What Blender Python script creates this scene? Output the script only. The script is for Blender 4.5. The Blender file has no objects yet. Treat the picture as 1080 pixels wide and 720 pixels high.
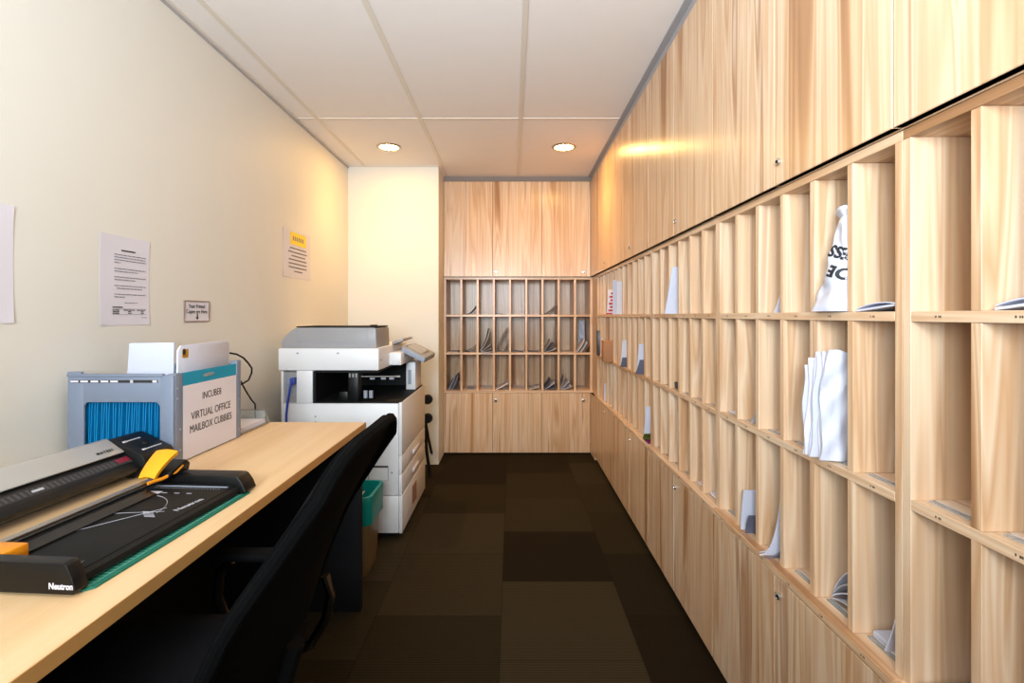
import bpy, bmesh, math, random
from mathutils import Vector, Matrix
random.seed(7)
PI = math.pi
scene = bpy.context.scene
COL = scene.collection
CAMZ = 1.2
F = 533.0
RX = 0.697          # plane of the pigeonhole fronts on the right wall
BY = 4.385          # plane of the pigeonhole fronts on the end wall
DZ = 0.76           # desk top height
CEIL = 2.40

# ------------------------------------------------------------------ materials
def lin(c):
    return tuple((v / 255 / 12.92) if v / 255 <= 0.04045 else ((v / 255 + 0.055) / 1.055) ** 2.4 for v in c) + (1.0,)

MATS = {}
def mat(name, rgb, rough=0.5, metal=0.0, spec=0.5, bump=None, trans=0.0, alpha=1.0, emit=None, var=0.0, sheen=0.0):
    if name in MATS: return MATS[name]
    m = bpy.data.materials.new(name); m.use_nodes = True
    nt = m.node_tree; b = nt.nodes['Principled BSDF']
    b.inputs['Base Color'].default_value = lin(rgb)
    b.inputs['Roughness'].default_value = rough
    b.inputs['Metallic'].default_value = metal
    b.inputs['Specular IOR Level'].default_value = spec
    b.inputs['Transmission Weight'].default_value = trans
    b.inputs['Alpha'].default_value = alpha
    if sheen: b.inputs['Sheen Weight'].default_value = sheen
    if emit:
        b.inputs['Emission Color'].default_value = lin(emit[0]); b.inputs['Emission Strength'].default_value = emit[1]
    tc = nt.nodes.new('ShaderNodeTexCoord')
    if var:
        n = nt.nodes.new('ShaderNodeTexNoise'); n.inputs['Scale'].default_value = 6; n.inputs['Detail'].default_value = 4
        nt.links.new(tc.outputs['Object'], n.inputs['Vector'])
        mx = nt.nodes.new('ShaderNodeMix'); mx.data_type = 'RGBA'; mx.blend_type = 'MULTIPLY'
        mr = nt.nodes.new('ShaderNodeMapRange'); mr.inputs['To Min'].default_value = 1 - var; mr.inputs['To Max'].default_value = 1 + var * .3
        nt.links.new(n.outputs['Fac'], mr.inputs['Value'])
        mx.inputs['Factor'].default_value = 1; mx.inputs['A'].default_value = lin(rgb)
        nt.links.new(mr.outputs['Result'], mx.inputs['B']); nt.links.new(mx.outputs['Result'], b.inputs['Base Color'])
    if bump:
        n2 = nt.nodes.new('ShaderNodeTexNoise'); n2.inputs['Scale'].default_value = bump[0]; n2.inputs['Detail'].default_value = 3
        nt.links.new(tc.outputs['Object'], n2.inputs['Vector'])
        bp = nt.nodes.new('ShaderNodeBump'); bp.inputs['Strength'].default_value = bump[1]; bp.inputs['Distance'].default_value = 0.002
        nt.links.new(n2.outputs['Fac'], bp.inputs['Height']); nt.links.new(bp.outputs['Normal'], b.inputs['Normal'])
    MATS[name] = m
    return m

def wood(name, axis, stops, rough=0.3, bands=12.0, aniso=0.0, fine=.08):
    m = bpy.data.materials.new(name); m.use_nodes = True
    nt = m.node_tree; N = nt.nodes.new; L = nt.links.new; b = nt.nodes['Principled BSDF']
    tc = N('ShaderNodeTexCoord'); oi = N('ShaderNodeObjectInfo')
    mul = N('ShaderNodeMath'); mul.operation = 'MULTIPLY'; mul.inputs[1].default_value = 37.0
    L(oi.outputs['Random'], mul.inputs[0])
    add = N('ShaderNodeVectorMath'); add.operation = 'ADD'
    L(tc.outputs['Object'], add.inputs[0]); L(mul.outputs[0], add.inputs[1])
    def scaled(s_across, s_along):
        mp = N('ShaderNodeMapping')
        s = [s_across] * 3; s['xyz'.index(axis)] = s_along
        mp.inputs['Scale'].default_value = s
        L(add.outputs[0], mp.inputs['Vector']); return mp
    mp = scaled(bands, 0.5)
    n = N('ShaderNodeTexNoise'); n.inputs['Scale'].default_value = 1.0; n.inputs['Detail'].default_value = 2.5
    n.inputs['Roughness'].default_value = .5; n.inputs['Distortion'].default_value = .6
    L(mp.outputs[0], n.inputs['Vector'])
    cr = N('ShaderNodeValToRGB'); e = cr.color_ramp.elements
    while len(e) < len(stops): e.new(.5)
    for i, (p, c) in enumerate(stops):
        e[i].position = p; e[i].color = lin(c)
    L(n.outputs['Fac'], cr.inputs['Fac'])
    mp2 = scaled(bands * 13, 2.2)
    n2 = N('ShaderNodeTexNoise'); n2.inputs['Scale'].default_value = 1.0; n2.inputs['Detail'].default_value = 3.0
    L(mp2.outputs[0], n2.inputs['Vector'])
    mr = N('ShaderNodeMapRange'); mr.inputs['From Min'].default_value = .3; mr.inputs['From Max'].default_value = .7
    mr.inputs['To Min'].default_value = 1 - fine; mr.inputs['To Max'].default_value = 1.0
    L(n2.outputs['Fac'], mr.inputs['Value'])
    mx = N('ShaderNodeMix'); mx.data_type = 'RGBA'; mx.blend_type = 'MULTIPLY'; mx.inputs['Factor'].default_value = 1
    L(cr.outputs['Color'], mx.inputs['A']); L(mr.outputs['Result'], mx.inputs['B'])
    L(mx.outputs['Result'], b.inputs['Base Color'])
    b.inputs['Roughness'].default_value = rough
    b.inputs['Specular IOR Level'].default_value = .5
    if aniso:
        cx = N('ShaderNodeCombineXYZ'); cx.inputs[2].default_value = 1.0
        b.inputs['Anisotropic'].default_value = aniso; b.inputs['Anisotropic Rotation'].default_value = ANROT
        L(cx.outputs[0], b.inputs['Tangent'])
    MATS[name] = m
    return m
ANROT = 0.25

ASH = [(.29, (166, 120, 82)), (.345, (198, 150, 108)), (.40, (225, 189, 152)), (.45, (206, 161, 120)), (.50, (231, 200, 167)), (.56, (219, 177, 138)), (.60, (233, 204, 173)), (.655, (184, 138, 100)), (.70, (231, 204, 176))]
WV = wood('ash_laminate_vertical', 'z', ASH, aniso=.62)
WX = wood('ash_laminate_horizontal', 'x', ASH)
WE = mat('ash_edge_band', (228, 194, 160), .4)
MAPLE = wood('maple_desk_laminate', 'y', [(.3, (222, 182, 132)), (.5, (229, 190, 142)), (.7, (234, 198, 152))], rough=.38, bands=16, fine=.05)
MAPLE_EDGE = wood('maple_desk_edge', 'y', [(.3, (196, 144, 82)), (.7, (206, 154, 92))], rough=.45, bands=16, fine=.05)
WALL = mat('cream_wall_paint', (224, 219, 208), .55, var=.02, bump=(160, .05))
CEILM = mat('white_ceiling_tile', (240, 234, 230), .8, bump=(300, .08), var=.02)
GRID = mat('ceiling_grid_metal', (224, 215, 203), .5)
GREYTRIM = mat('grey_trim', (168, 164, 166), .5)
BACKTRIM = mat('brown_grey_trim', (128, 116, 108), .6)
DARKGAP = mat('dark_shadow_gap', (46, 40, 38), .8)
BLACK = mat('black_plastic', (8, 8, 8), .42, spec=.35)
BLACKM = mat('black_matt_plastic', (6, 6, 6), .65, spec=.3)
MESHM = mat('black_mesh_fabric', (3, 3, 3), .95, spec=.08, bump=(500, .5))
SEATM = mat('dark_seat_fabric', (9, 9, 14), .95, spec=.2, bump=(500, .4))
DARKPANEL = mat('charcoal_panel', (15, 15, 18), .6, spec=.25)
CHROME = mat('chrome', (205, 205, 205), .15, metal=1)
CHAIRCHROME = mat('dark_chrome', (96, 92, 88), .2, metal=1)
STEEL = mat('brushed_steel', (176, 172, 168), .35, metal=1)
WHITEP = mat('white_copier_plastic', (228, 226, 226), .4)
GREYP = mat('grey_copier_plastic', (152, 149, 149), .4)
GREYD = mat('grey_port_plate', (150, 156, 168), .5)
PAPER = mat('white_paper', (219, 213, 219), .7, var=.02)
PAPERB = mat('bluish_white_paper', (206, 206, 220), .7, var=.04)
PAPERG = mat('grey_paper', (186, 184, 190), .6, var=.08)
GREYBK = mat('dark_magazine_paper', (62, 58, 58), .4, var=.3)
SLATE = mat('slate_envelope', (98, 100, 118), .5, var=.15)
KRAFT = mat('kraft_paper', (176, 120, 76), .7, var=.1)
INK = mat('black_ink', (30, 30, 34), .6)
TAGINK = mat('brown_black_ink', (84, 66, 52), .6)
SLOTGREY = mat('dark_slot_grey', (58, 58, 60), .5)
DARKRED = mat('dark_red_print', (128, 20, 44), .4)
SMOKE = mat('smoky_black_plastic', (20, 20, 22), .2)
INKG = mat('grey_ink', (118, 112, 122), .7)
YELLOWINK = mat('yellow_highlight', (250, 214, 50), .6)
TEAL = mat('teal_folder_card', (0, 146, 178), .5, var=.08)
TEALF = mat('blue_teal_folder_card', (0, 136, 194), .5, var=.1)
TEALBAG = mat('teal_bin_liner', (0, 134, 124), .35, bump=(40, .3))
ORGG = mat('grey_organiser_plastic', (118, 127, 144), .42)
YEL = mat('yellow_plastic', (238, 162, 8), .4)
ORANGE = mat('orange_plastic', (226, 138, 20), .35)
SILVER = mat('silver_plastic', (182, 178, 172), .25, metal=.2)
GREEN = mat('green_cutting_mat', (10, 104, 84), .55)
GREENL = mat('pale_mat_lines', (138, 190, 170), .6)
BLUE = mat('blue_cable', (30, 62, 158), .4)
RED = mat('red_print', (196, 40, 46), .5)
MAG = mat('magenta_leaflet', (120, 26, 92), .5)
GRN = mat('green_leaflet', (92, 104, 40), .5)
GLASSY = mat('clear_acrylic', (226, 230, 228), .12, trans=.75)
BINP = mat('frosted_bin_plastic', (138, 116, 84), .35, trans=.25)
CORKT = mat('brown_cardboard', (140, 96, 56), .8)
SCREEN = mat('screen_glass', (120, 104, 80), .08)  # yellowish tone puts the wall's reflection into the glass colour
BROWNF = mat('brown_frame', (132, 104, 88), .5)
BAGW = mat('white_poly_bag', (206, 207, 220), .35, bump=(26, .8))
GOLD = mat('gold_print', (178, 128, 24), .4)

def bulb_mat():
    return mat('warm_bulb', (255, 236, 200), .4, emit=((255, 198, 104), 60.0))
BULB = bulb_mat()

def carpet():
    m = bpy.data.materials.new('brown_carpet_tiles'); m.use_nodes = True
    nt = m.node_tree; N = nt.nodes.new; L = nt.links.new; b = nt.nodes['Principled BSDF']
    tc = N('ShaderNodeTexCoord'); sp = N('ShaderNodeSeparateXYZ'); L(tc.outputs['Object'], sp.inputs[0])
    def M(op, a, bb=None):
        n = N('ShaderNodeMath'); n.operation = op
        for i, v in enumerate((a, bb)):
            if v is None: continue
            if isinstance(v, (int, float)): n.inputs[i].default_value = v
            else: L(v, n.inputs[i])
        return n.outputs[0]
    u = M('DIVIDE', M('ADD', sp.outputs['X'], .043 + 5.0), .5)
    cu = M('FLOOR', u)
    par = M('MODULO', cu, 2.0)                    # brick-laid columns
    v = M('ADD', M('DIVIDE', M('ADD', sp.outputs['Y'], -1.757 + 5.24), .524), M('MULTIPLY', par, .5))
    cv = M('FLOOR', v)
    cmb = N('ShaderNodeCombineXYZ'); L(cu, cmb.inputs[0]); L(cv, cmb.inputs[1])
    wn = N('ShaderNodeTexWhiteNoise'); wn.noise_dimensions = '3D'; L(cmb.outputs[0], wn.inputs['Vector'])
    cr = N('ShaderNodeValToRGB'); e = cr.color_ramp.elements
    e.new(.5)
    for i, (p, c) in enumerate([(0, (29, 20, 8)), (.5, (41, 33, 17)), (1, (56, 47, 31))]):
        e[i].position = p; e[i].color = lin(c)
    L(wn.outputs['Value'], cr.inputs['Fac'])
    # fine ribs across each tile
    rib = M('SINE', M('MULTIPLY', sp.outputs['Y'], 2 * PI / .0125))
    amp = M('MULTIPLY', M('ADD', wn.outputs['Value'], .25), .2)
    r2 = M('ADD', M('MULTIPLY', rib, amp), 1.0)
    nz = N('ShaderNodeTexNoise'); nz.inputs['Scale'].default_value = 420; nz.inputs['Detail'].default_value = 2; L(tc.outputs['Object'], nz.inputs['Vector'])
    r3 = M('MULTIPLY', r2, M('ADD', M('MULTIPLY', nz.outputs['Fac'], .9), .55))
    # tile seams
    fu = M('ABSOLUTE', M('SUBTRACT', M('FRACT', u), .5)); fv = M('ABSOLUTE', M('SUBTRACT', M('FRACT', v), .5))
    seam = M('GREATER_THAN', M('MAXIMUM', fu, fv), .495)
    r4 = M('MULTIPLY', r3, M('SUBTRACT', 1.0, M('MULTIPLY', seam, .35)))
    mx = N('ShaderNodeMix'); mx.data_type = 'RGBA'; mx.blend_type = 'MULTIPLY'; mx.inputs['Factor'].default_value = 1
    L(cr.outputs['Color'], mx.inputs['A']); L(r4, mx.inputs['B']); L(mx.outputs['Result'], b.inputs['Base Color'])
    b.inputs['Roughness'].default_value = .95; b.inputs['Specular IOR Level'].default_value = .1
    bp = N('ShaderNodeBump'); bp.inputs['Strength'].default_value = .5; bp.inputs['Distance'].default_value = .003
    L(r3, bp.inputs['Height']); L(bp.outputs['Normal'], b.inputs['Normal'])
    return m
CARPET = carpet()

# ------------------------------------------------------------------ mesh builder
class MB:
    def __init__(s): s.bm = bmesh.new(); s.mats = []
    def _take(s, t, m):
        if m not in s.mats: s.mats.append(m)
        i = s.mats.index(m)
        bmesh.ops.recalc_face_normals(t, faces=t.faces)
        for f in t.faces: f.material_index = i
        me = bpy.data.meshes.new('tmp'); t.to_mesh(me); t.free()
        s.bm.from_mesh(me); bpy.data.meshes.remove(me); return s
    def box(s, m, x0, x1, y0, y1, z0, z1, bev=0.0, seg=2, M=None):
        t = bmesh.new(); bmesh.ops.create_cube(t, size=1)
        for v in t.verts:
            v.co = Vector(((x0 + x1) / 2 + v.co.x * (x1 - x0), (y0 + y1) / 2 + v.co.y * (y1 - y0), (z0 + z1) / 2 + v.co.z * (z1 - z0)))
        if bev: bmesh.ops.bevel(t, geom=t.edges[:], offset=bev, segments=seg, affect='EDGES', profile=.5)
        if M is not None: t.transform(M)
        return s._take(t, m)
    def prism(s, m, poly, axis, a, b, bev=0.0, M=None):
        # poly: 2D points in the two other axes (in xyz order); extruded along axis from a to b
        t = bmesh.new()
        def P(p, d):
            if axis == 'x': return (d, p[0], p[1])
            if axis == 'y': return (p[0], d, p[1])
            return (p[0], p[1], d)
        A = [t.verts.new(P(p, a)) for p in poly]; B = [t.verts.new(P(p, b)) for p in poly]
        n = len(poly)
        t.faces.new(A); t.faces.new(B[::-1])
        for i in range(n): t.faces.new((A[i], A[(i + 1) % n], B[(i + 1) % n], B[i]))
        if bev:
            bmesh.ops.recalc_face_normals(t, faces=t.faces)
            bmesh.ops.bevel(t, geom=t.edges[:], offset=bev, segments=2, affect='EDGES', profile=.5)
        if M is not None: t.transform(M)
        return s._take(t, m)
    def tube(s, m, pts, r, seg=8, M=None):
        t = bmesh.new(); pts = [Vector(p) for p in pts]; rings = []
        rr = r if isinstance(r, (list, tuple)) else [r] * len(pts)
        up = None
        for i, p in enumerate(pts):
            d = (pts[min(i + 1, len(pts) - 1)] - pts[max(i - 1, 0)]).normalized()
            if up is None: up = Vector((0, 0, 1)) if abs(d.z) < .9 else Vector((1, 0, 0))
            a = d.cross(up).normalized(); c = a.cross(d).normalized(); up = c
            rings.append([t.verts.new(p + (a * math.cos(2 * PI * k / seg) + c * math.sin(2 * PI * k / seg)) * rr[i]) for k in range(seg)])
        for i in range(len(rings) - 1):
            for k in range(seg):
                t.faces.new((rings[i][k], rings[i][(k + 1) % seg], rings[i + 1][(k + 1) % seg], rings[i + 1][k]))
        t.faces.new(rings[0][::-1]); t.faces.new(rings[-1])
        if M is not None: t.transform(M)
        return s._take(t, m)
    def lathe(s, m, prof, seg=28, M=None):
        t = bmesh.new(); rings = []
        for r, z in prof:
            if r < 1e-6: rings.append([t.verts.new((0, 0, z))])
            else: rings.append([t.verts.new((r * math.cos(2 * PI * k / seg), r * math.sin(2 * PI * k / seg), z)) for k in range(seg)])
        for a, b in zip(rings, rings[1:]):
            for k in range(seg):
                k2 = (k + 1) % seg
                if len(a) == 1 and len(b) == 1: continue
                if len(a) == 1: t.faces.new((a[0], b[k], b[k2]))
                elif len(b) == 1: t.faces.new((a[k], a[k2], b[0]))
                else: t.faces.new((a[k], a[k2], b[k2], b[k]))
        if M is not None: t.transform(M)
        return s._take(t, m)
    def sheet(s, m, prof, v0, v1, t_=.002, M=None, skew=0.0):
        # a bent sheet: profile (u, w) extruded in depth v0..v1, with thickness
        t = bmesh.new(); n = len(prof); P = [Vector((p[0], p[1])) for p in prof]; off = []
        for i in range(n):
            d = (P[min(i + 1, n - 1)] - P[max(i - 1, 0)]).normalized()
            off.append(P[i] + Vector((-d.y, d.x)) * t_)
        loop = P + off[::-1]
        A = []; B = []
        for i, p in enumerate(loop):
            k = (i if i < n else 2 * n - 1 - i) / max(n - 1, 1)
            A.append(t.verts.new((p.x, v0 + skew * k, p.y))); B.append(t.verts.new((p.x, v1 + skew * k, p.y)))
        N = len(loop)
        for i in range(N): t.faces.new((A[i], A[(i + 1) % N], B[(i + 1) % N], B[i]))
        for i in range(n - 1):
            t.faces.new((A[i], A[i + 1], A[N - 2 - i], A[N - 1 - i])); t.faces.new((B[i + 1], B[i], B[N - 1 - i], B[N - 2 - i]))
        if M is not None: t.transform(M)
        return s._take(t, m)
    def grid(s, m, fn, nu, nv, th=0.0, M=None):
        # surface fn(u,v)->xyz, with thickness along normals when th
        t = bmesh.new()
        V = [[t.verts.new(fn(i / nu, j / nv)) for j in range(nv + 1)] for i in range(nu + 1)]
        for i in range(nu):
            for j in range(nv): t.faces.new((V[i][j], V[i + 1][j], V[i + 1][j + 1], V[i][j + 1]))
        if th:
            t.normal_update()
            bmesh.ops.solidify(t, geom=t.faces[:], thickness=th)
        if M is not None: t.transform(M)
        return s._take(t, m)
    def text(s, m, body, size, M, depth=.0006, align='CENTER', bold=0.0, sx=1.0, sp=1.0):
        cu = bpy.data.curves.new('t', 'FONT'); cu.body = body; cu.size = size; cu.extrude = depth / 2; cu.align_x = align; cu.align_y = 'CENTER'
        cu.offset = bold if bold > .0003 else 0; cu.resolution_u = 3; cu.space_character = sp
        o = bpy.data.objects.new('t', cu); COL.objects.link(o)
        dg = bpy.context.evaluated_depsgraph_get(); me = bpy.data.meshes.new_from_object(o.evaluated_get(dg))
        bpy.data.objects.remove(o); bpy.data.curves.remove(cu)
        t = bmesh.new(); t.from_mesh(me); bpy.data.meshes.remove(me)
        t.transform(M @ Matrix.Diagonal((sx, 1, 1, 1)))
        return s._take(t, m)
    def build(s, name, parent=None, world=False, loc=None, rotz=0.0, smooth=True, **props):
        if world and parent is not None:
            s.bm.transform(parent_matrix(parent).inverted())
        me = bpy.data.meshes.new(name); s.bm.to_mesh(me); s.bm.free()
        for m in s.mats: me.materials.append(m)
        if smooth:
            for p in me.polygons: p.use_smooth = True
            me.set_sharp_from_angle(angle=math.radians(32))
        o = bpy.data.objects.new(name, me); COL.objects.link(o)
        if loc is not None:
            o.location = loc; o.rotation_euler = (0, 0, rotz)
        if parent is not None: o.parent = parent
        for k, v in props.items(): o[k] = v
        return o

def parent_matrix(o):
    m = Matrix.LocRotScale(o.location, o.rotation_euler, o.scale)
    return parent_matrix(o.parent) @ m if o.parent else m

def thing(name, label, cat, loc=(0, 0, 0), rotz=0.0, group=None):
    o = bpy.data.objects.new(name, None); COL.objects.link(o)
    o.empty_display_size = .05
    o.location = loc; o.rotation_euler = (0, 0, rotz); o['label'] = label; o['category'] = cat
    if group: o['group'] = group
    return o
def tag(o, label, cat, group=None):
    o['label'] = label; o['category'] = cat
    if group: o['group'] = group
    return o
def copy_tree(o, parent=None):
    c = o.copy(); COL.objects.link(c)
    if parent is not None: c.parent = parent
    for ch in [x for x in o.children]: copy_tree(ch, c)
    return c
def struct(name, mb):
    o = mb.build(name); o['kind'] = 'structure'; return o
T = Matrix.Translation
def R(deg, ax): return Matrix.Rotation(math.radians(deg), 4, ax)

# ------------------------------------------------------------------ room shell
LX = -1.32; BX = 1.06; YB = 4.76; YR = -2.4
struct('floor', MB().box(CARPET, LX - .1, BX + .1, YR - .1, YB + .1, -.1, 0))
struct('ceiling', MB().box(CEILM, LX - .1, BX + .1, YR - .1, YB + .1, CEIL, CEIL + .1))
struct('wall_left', MB().box(WALL, LX - .1, LX, YR - .1, YB + .1, 0, CEIL))
struct('wall_right', MB().box(WALL, BX, BX + .1, YR - .1, YB + .1, 0, CEIL))
struct('wall_back', MB().box(WALL, LX, BX, YB, YB + .1, 0, CEIL))
struct('wall_rear', MB().box(WALL, LX, BX, YR - .1, YR, 0, CEIL))
struct('wall_pillar', MB().box(WALL, LX, -.592, 4.07, YB, 0, CEIL))
g = MB()
for x in (-1.186, -.561, .052):
    g.box(GRID, x - .012, x + .012, YR, (4.07 if x < -.59 else 4.36), CEIL - .004, CEIL)
for y in (-1.72, -.52, .68, 1.88, 3.08):
    g.box(GRID, LX, .68, y - .008, y + .008, CEIL - .0035, CEIL)
struct('trim_1', g)                                     # suspended ceiling bars
g = MB()
g.box(GRID, LX, LX + .02, YR, 4.07, CEIL - .006, CEIL).box(GREYTRIM, LX, LX + .004, YR, 4.07, CEIL - .018, CEIL)
g.box(GRID, LX, -.592, 4.05, 4.07, CEIL - .005, CEIL)
struct('trim_2', g)                                     # wall angle on the left
struct('trim_3', MB().box(GREYTRIM, .684, .70, .09, 4.366, 2.361, CEIL).box(GREYTRIM, .655, .684, .09, 4.366, CEIL - .006, CEIL))
struct('trim_4', MB().box(BACKTRIM, -.592, .684, 4.372, 4.385, 2.361, CEIL))
struct('trim_5', MB().box(WV, .6795, RX + .016, 4.1475, BY - .018, .012, .5305).box(WV, RX, RX + .016, 4.1475, BY, .5306, 1.5339).box(WV, .6795, RX + .016, 4.1475, BY - .018, 1.534, 2.358))   # corner filler between the two runs

# ------------------------------------------------------------------ ceiling downlights
def downlight(x, y, label):
    t = thing('downlight', label, 'ceiling light', (x, y, CEIL), 0, 'recessed downlights')
    MB().lathe(STEEL, [(.066, -.001), (.068, -.007), (.082, -.0065), (.087, -.002), (.087, 0), (.066, 0)]).build('trim_ring', t)
    MB().lathe(BULB, [(0, -.012), (.022, -.0115), (.040, -.0095), (.054, -.006), (.065, -.001), (.065, -.0002), (0, -.0002)]).build('bulb', t, label='glowing warm bulb')
    return t
DL = [(-.876, 3.60, 'lit recessed downlight in the ceiling tile in front of the cream pillar'),
      (.370, 3.60, 'lit recessed downlight in the ceiling tile beside the right-hand cupboards')]
for a in DL: downlight(*a)

# ------------------------------------------------------------------ storage units
Z_BB, Z_S2, Z_S1, Z_TB = (.532, .55), (.860, .878), (1.189, 1.207), (1.512, 1.530)
ROWFLOOR = {1: Z_S1[1], 2: Z_S2[1], 3: Z_BB[1]}
PT = .018
def lock_mesh(plate):
    b = MB()
    if plate: b.box(STEEL, -.013, .013, -.002, 0, -.014, .014, .001)
    b.lathe(CHROME, [(0, 0), (.0095, 0), (.0095, .004), (.008, .0055), (.006, .0055), (.0055, .0035), (0, .0035)], 16, M=T((0, -.001, 0)) @ R(90, 'X'))
    b.box(BLACK, -.0012, .0012, -.0066, -.0044, -.004, .004)
    return b

def cupboard(name, label, loc, rotz, W, ndoors, z0, z1, depth, lock_z, lockspec, plate=False, plinth=0.0):
    """local frame: x across the front, y into the wall, front of the doors at y = 0"""
    t = thing(name, label, 'cupboard', loc, rotz)
    b = MB()
    y0 = .0195
    b.box(WV, 0, .016, y0, depth, z0, z1).box(WV, W - .016, W, y0, depth, z0, z1)
    b.box(WX, .016, W - .016, y0, depth, z0, z0 + .016).box(WX, .016, W - .016, y0, depth, z1 - .016, z1)
    b.box(WV, .016, W - .016, depth - .008, depth, z0 + .016, z1 - .016)
    b.build('carcass', t)
    dw = W / ndoors
    for i in range(ndoors):
        d = MB().box(WV, i * dw + .0014, (i + 1) * dw - .0014, 0, .018, z0 + .002, z1 - .001, .0012, 1).build('door', t)
        for (di, lx) in lockspec:
            if di == i:
                lk = lock_mesh(plate).build('lock', d); lk.location = (lx, 0, lock_z); lk['label'] = 'small round metal lock'
    if plinth:
        MB().box(DARKPANEL, 0, W, .05, .066, 0, z0 - .0005).build('plinth', t, label='dark recessed plinth')
    return t

def number_tag(mb, x, z, rnd):
    """tiny dark printed slot number, too small to read in the photo"""
    x0 = x - .006
    for k in range(4):
        w = rnd.choice((.0016, .002, .0024))
        if k != 1: mb.box(TAGINK, x0, x0 + w, -.0004, 0, z - .0018, z + .0018)
        x0 += .0031

def pigeonholes(label, loc, rotz, W, n, depth, lip, seed, tags=True, strips=True):
    """front at y = 0, x from 0 to W; three rows of n slots"""
    rnd = random.Random(seed)
    t = thing('pigeonhole_unit', label, 'pigeonholes', loc, rotz)
    for x in (0, W - PT):
        MB().box(WV, x, x + PT, 0, depth, Z_BB[1], Z_TB[0], .0008, 1).build('side_panel', t)
    MB().box(WX, 0, W, -lip, depth, *Z_BB, .0012, 1).build('bottom_board', t)
    MB().box(WX, 0, W, 0, depth, *Z_TB, .0008, 1).build('top_board', t)
    for z in (Z_S2, Z_S1):
        MB().box(WX, PT + .0002, W - PT - .0002, 0, depth - .006, *z, .0008, 1).build('shelf', t)
    MB().box(WV, PT, W - PT, depth - .005, depth, Z_BB[1], Z_TB[0]).build('back_panel', t)
    iw = W - 2 * PT; p = (iw - (n - 1) * PT) / n
    for (za, zb, row) in ((Z_S1[1], Z_TB[0], 1), (Z_S2[1], Z_S1[0], 2), (Z_BB[1], Z_S2[0], 3)):
        for i in range(1, n):
            x = PT + i * p + (i - 1) * PT
            MB().box(WV, x, x + PT, .001, depth - .006, za + .0002, zb - .0002, .0008, 1).build('divider', t)
        for i in range(n):
            xc = PT + i * (p + PT) + p / 2
            if tags:
                b = MB(); zt = za - .009 if row < 3 else za - .009
                yy = 0 if row < 3 else -lip
                number_tag(b, 0, 0, rnd)
                o = b.build('slot_number', t, label='tiny dark printed slot number'); o.location = (xc, yy - .0001, zt)
            if strips and row > 1:
                b = MB().box(GLASSY, xc - p / 2 + .012, xc + p / 2 - .02, .022, .032, za + .0004, za + .003)
                b.box(PAPER, xc - p / 2 + .012, xc + p / 2 - .02, .033, .036, za + .0004, za + .0028)
                b.build('label_strip', t, label='clear label strip on the slot floor')
    return t, p

UY = [.0900, .9015, 1.713, 2.5245, 3.336, 4.1475]
NAMES = ['nearest the camera, cut off by the right edge of the photo', 'second from the camera, holding the white printed bag',
         'in the middle of the right wall, holding one tall white envelope', 'second from the far corner on the right wall',
         'at the far corner, holding the red and white packet']
UPN = ['cut off by the top right edge of the photo', 'second from the camera, right wall, lock above the white bag',
       'third from the camera, right wall, catching the lamp reflection', 'second from the far corner along the right wall', 'at the far corner of the right wall']
DOORX = .679
SLOT = {}
for i in range(5):
    W = UY[i + 1] - UY[i] - .0008; far = UY[i + 1] - .0004
    # local x runs towards the camera (rotz -90): local x = 0 at the far end
    u, p = pigeonholes('ash pigeonhole unit ' + NAMES[i], (RX, far, 0), -PI / 2, W, 6, .345, .019, 20 + i, strips=(i < 3))
    for r in (1, 2, 3):
        for k in range(6):      # k counts from the camera side
            xi = PT + (5 - k) * (p + PT) + p / 2
            SLOT[('R', i, k, r)] = (RX, far - xi, ROWFLOOR[r])
    SW = p
    cupboard('overhead_cupboard', 'ash two-door overhead cupboard ' + UPN[i], (DOORX, far, 0), -PI / 2, W, 2, 1.532, 2.358, .363, 1.590,
             [(1, W / 2 + .022)])
    cupboard('base_cupboard', 'ash two-door base cupboard on the carpet ' + ['nearest the camera at bottom right', 'second from the camera along the right wall',
             'third from the camera along the right wall', 'second from the far corner on the right wall', 'at the far corner of the right wall'][i],
             (DOORX, far, 0), -PI / 2, W, 2, .04, .5305, .363, .487, [(1, W / 2 + .022)], plinth=.04)

BXL = -.590; BW = .697 + .590 - .0005
u, BP = pigeonholes('ash pigeonhole unit of twenty-seven slots across the end wall', (BXL, BY, 0), 0, BW, 9, .34, .017, 55, tags=False, strips=False)
for r in (1, 2, 3):
    for k in range(9):
        SLOT[('B', k, r)] = (BXL + PT + k * (BP + PT) + BP / 2, BY, ROWFLOOR[r])
dw3 = (.679 - BXL) / 3
cupboard('overhead_cupboard', 'ash two-door overhead cupboard on the end wall next to the pillar', (BXL, BY - .018, 0), 0, 2 * dw3 - .0005, 2, 1.534, 2.358, .358, 1.578, [(1, dw3 + .028)], plate=True)
cupboard('overhead_cupboard', 'ash single-door overhead cupboard on the end wall in the right-hand corner', (BXL + 2 * dw3, BY - .018, 0), 0, dw3 - .001, 1, 1.534, 2.358, .358, 1.578, [(0, dw3 - .062)], plate=True)
cupboard('base_cupboard', 'ash two-door base cupboard on the end wall next to the pillar', (BXL, BY - .018, 0), 0, 2 * dw3 - .0005, 2, .012, .5305, .358, .465, [(1, dw3 + .028)], plate=True)
cupboard('base_cupboard', 'ash single-door base cupboard on the end wall in the right-hand corner', (BXL + 2 * dw3, BY - .018, 0), 0, dw3 - .001, 1, .012, .5305, .358, .465, [(0, dw3 - .062)], plate=True)

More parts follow.
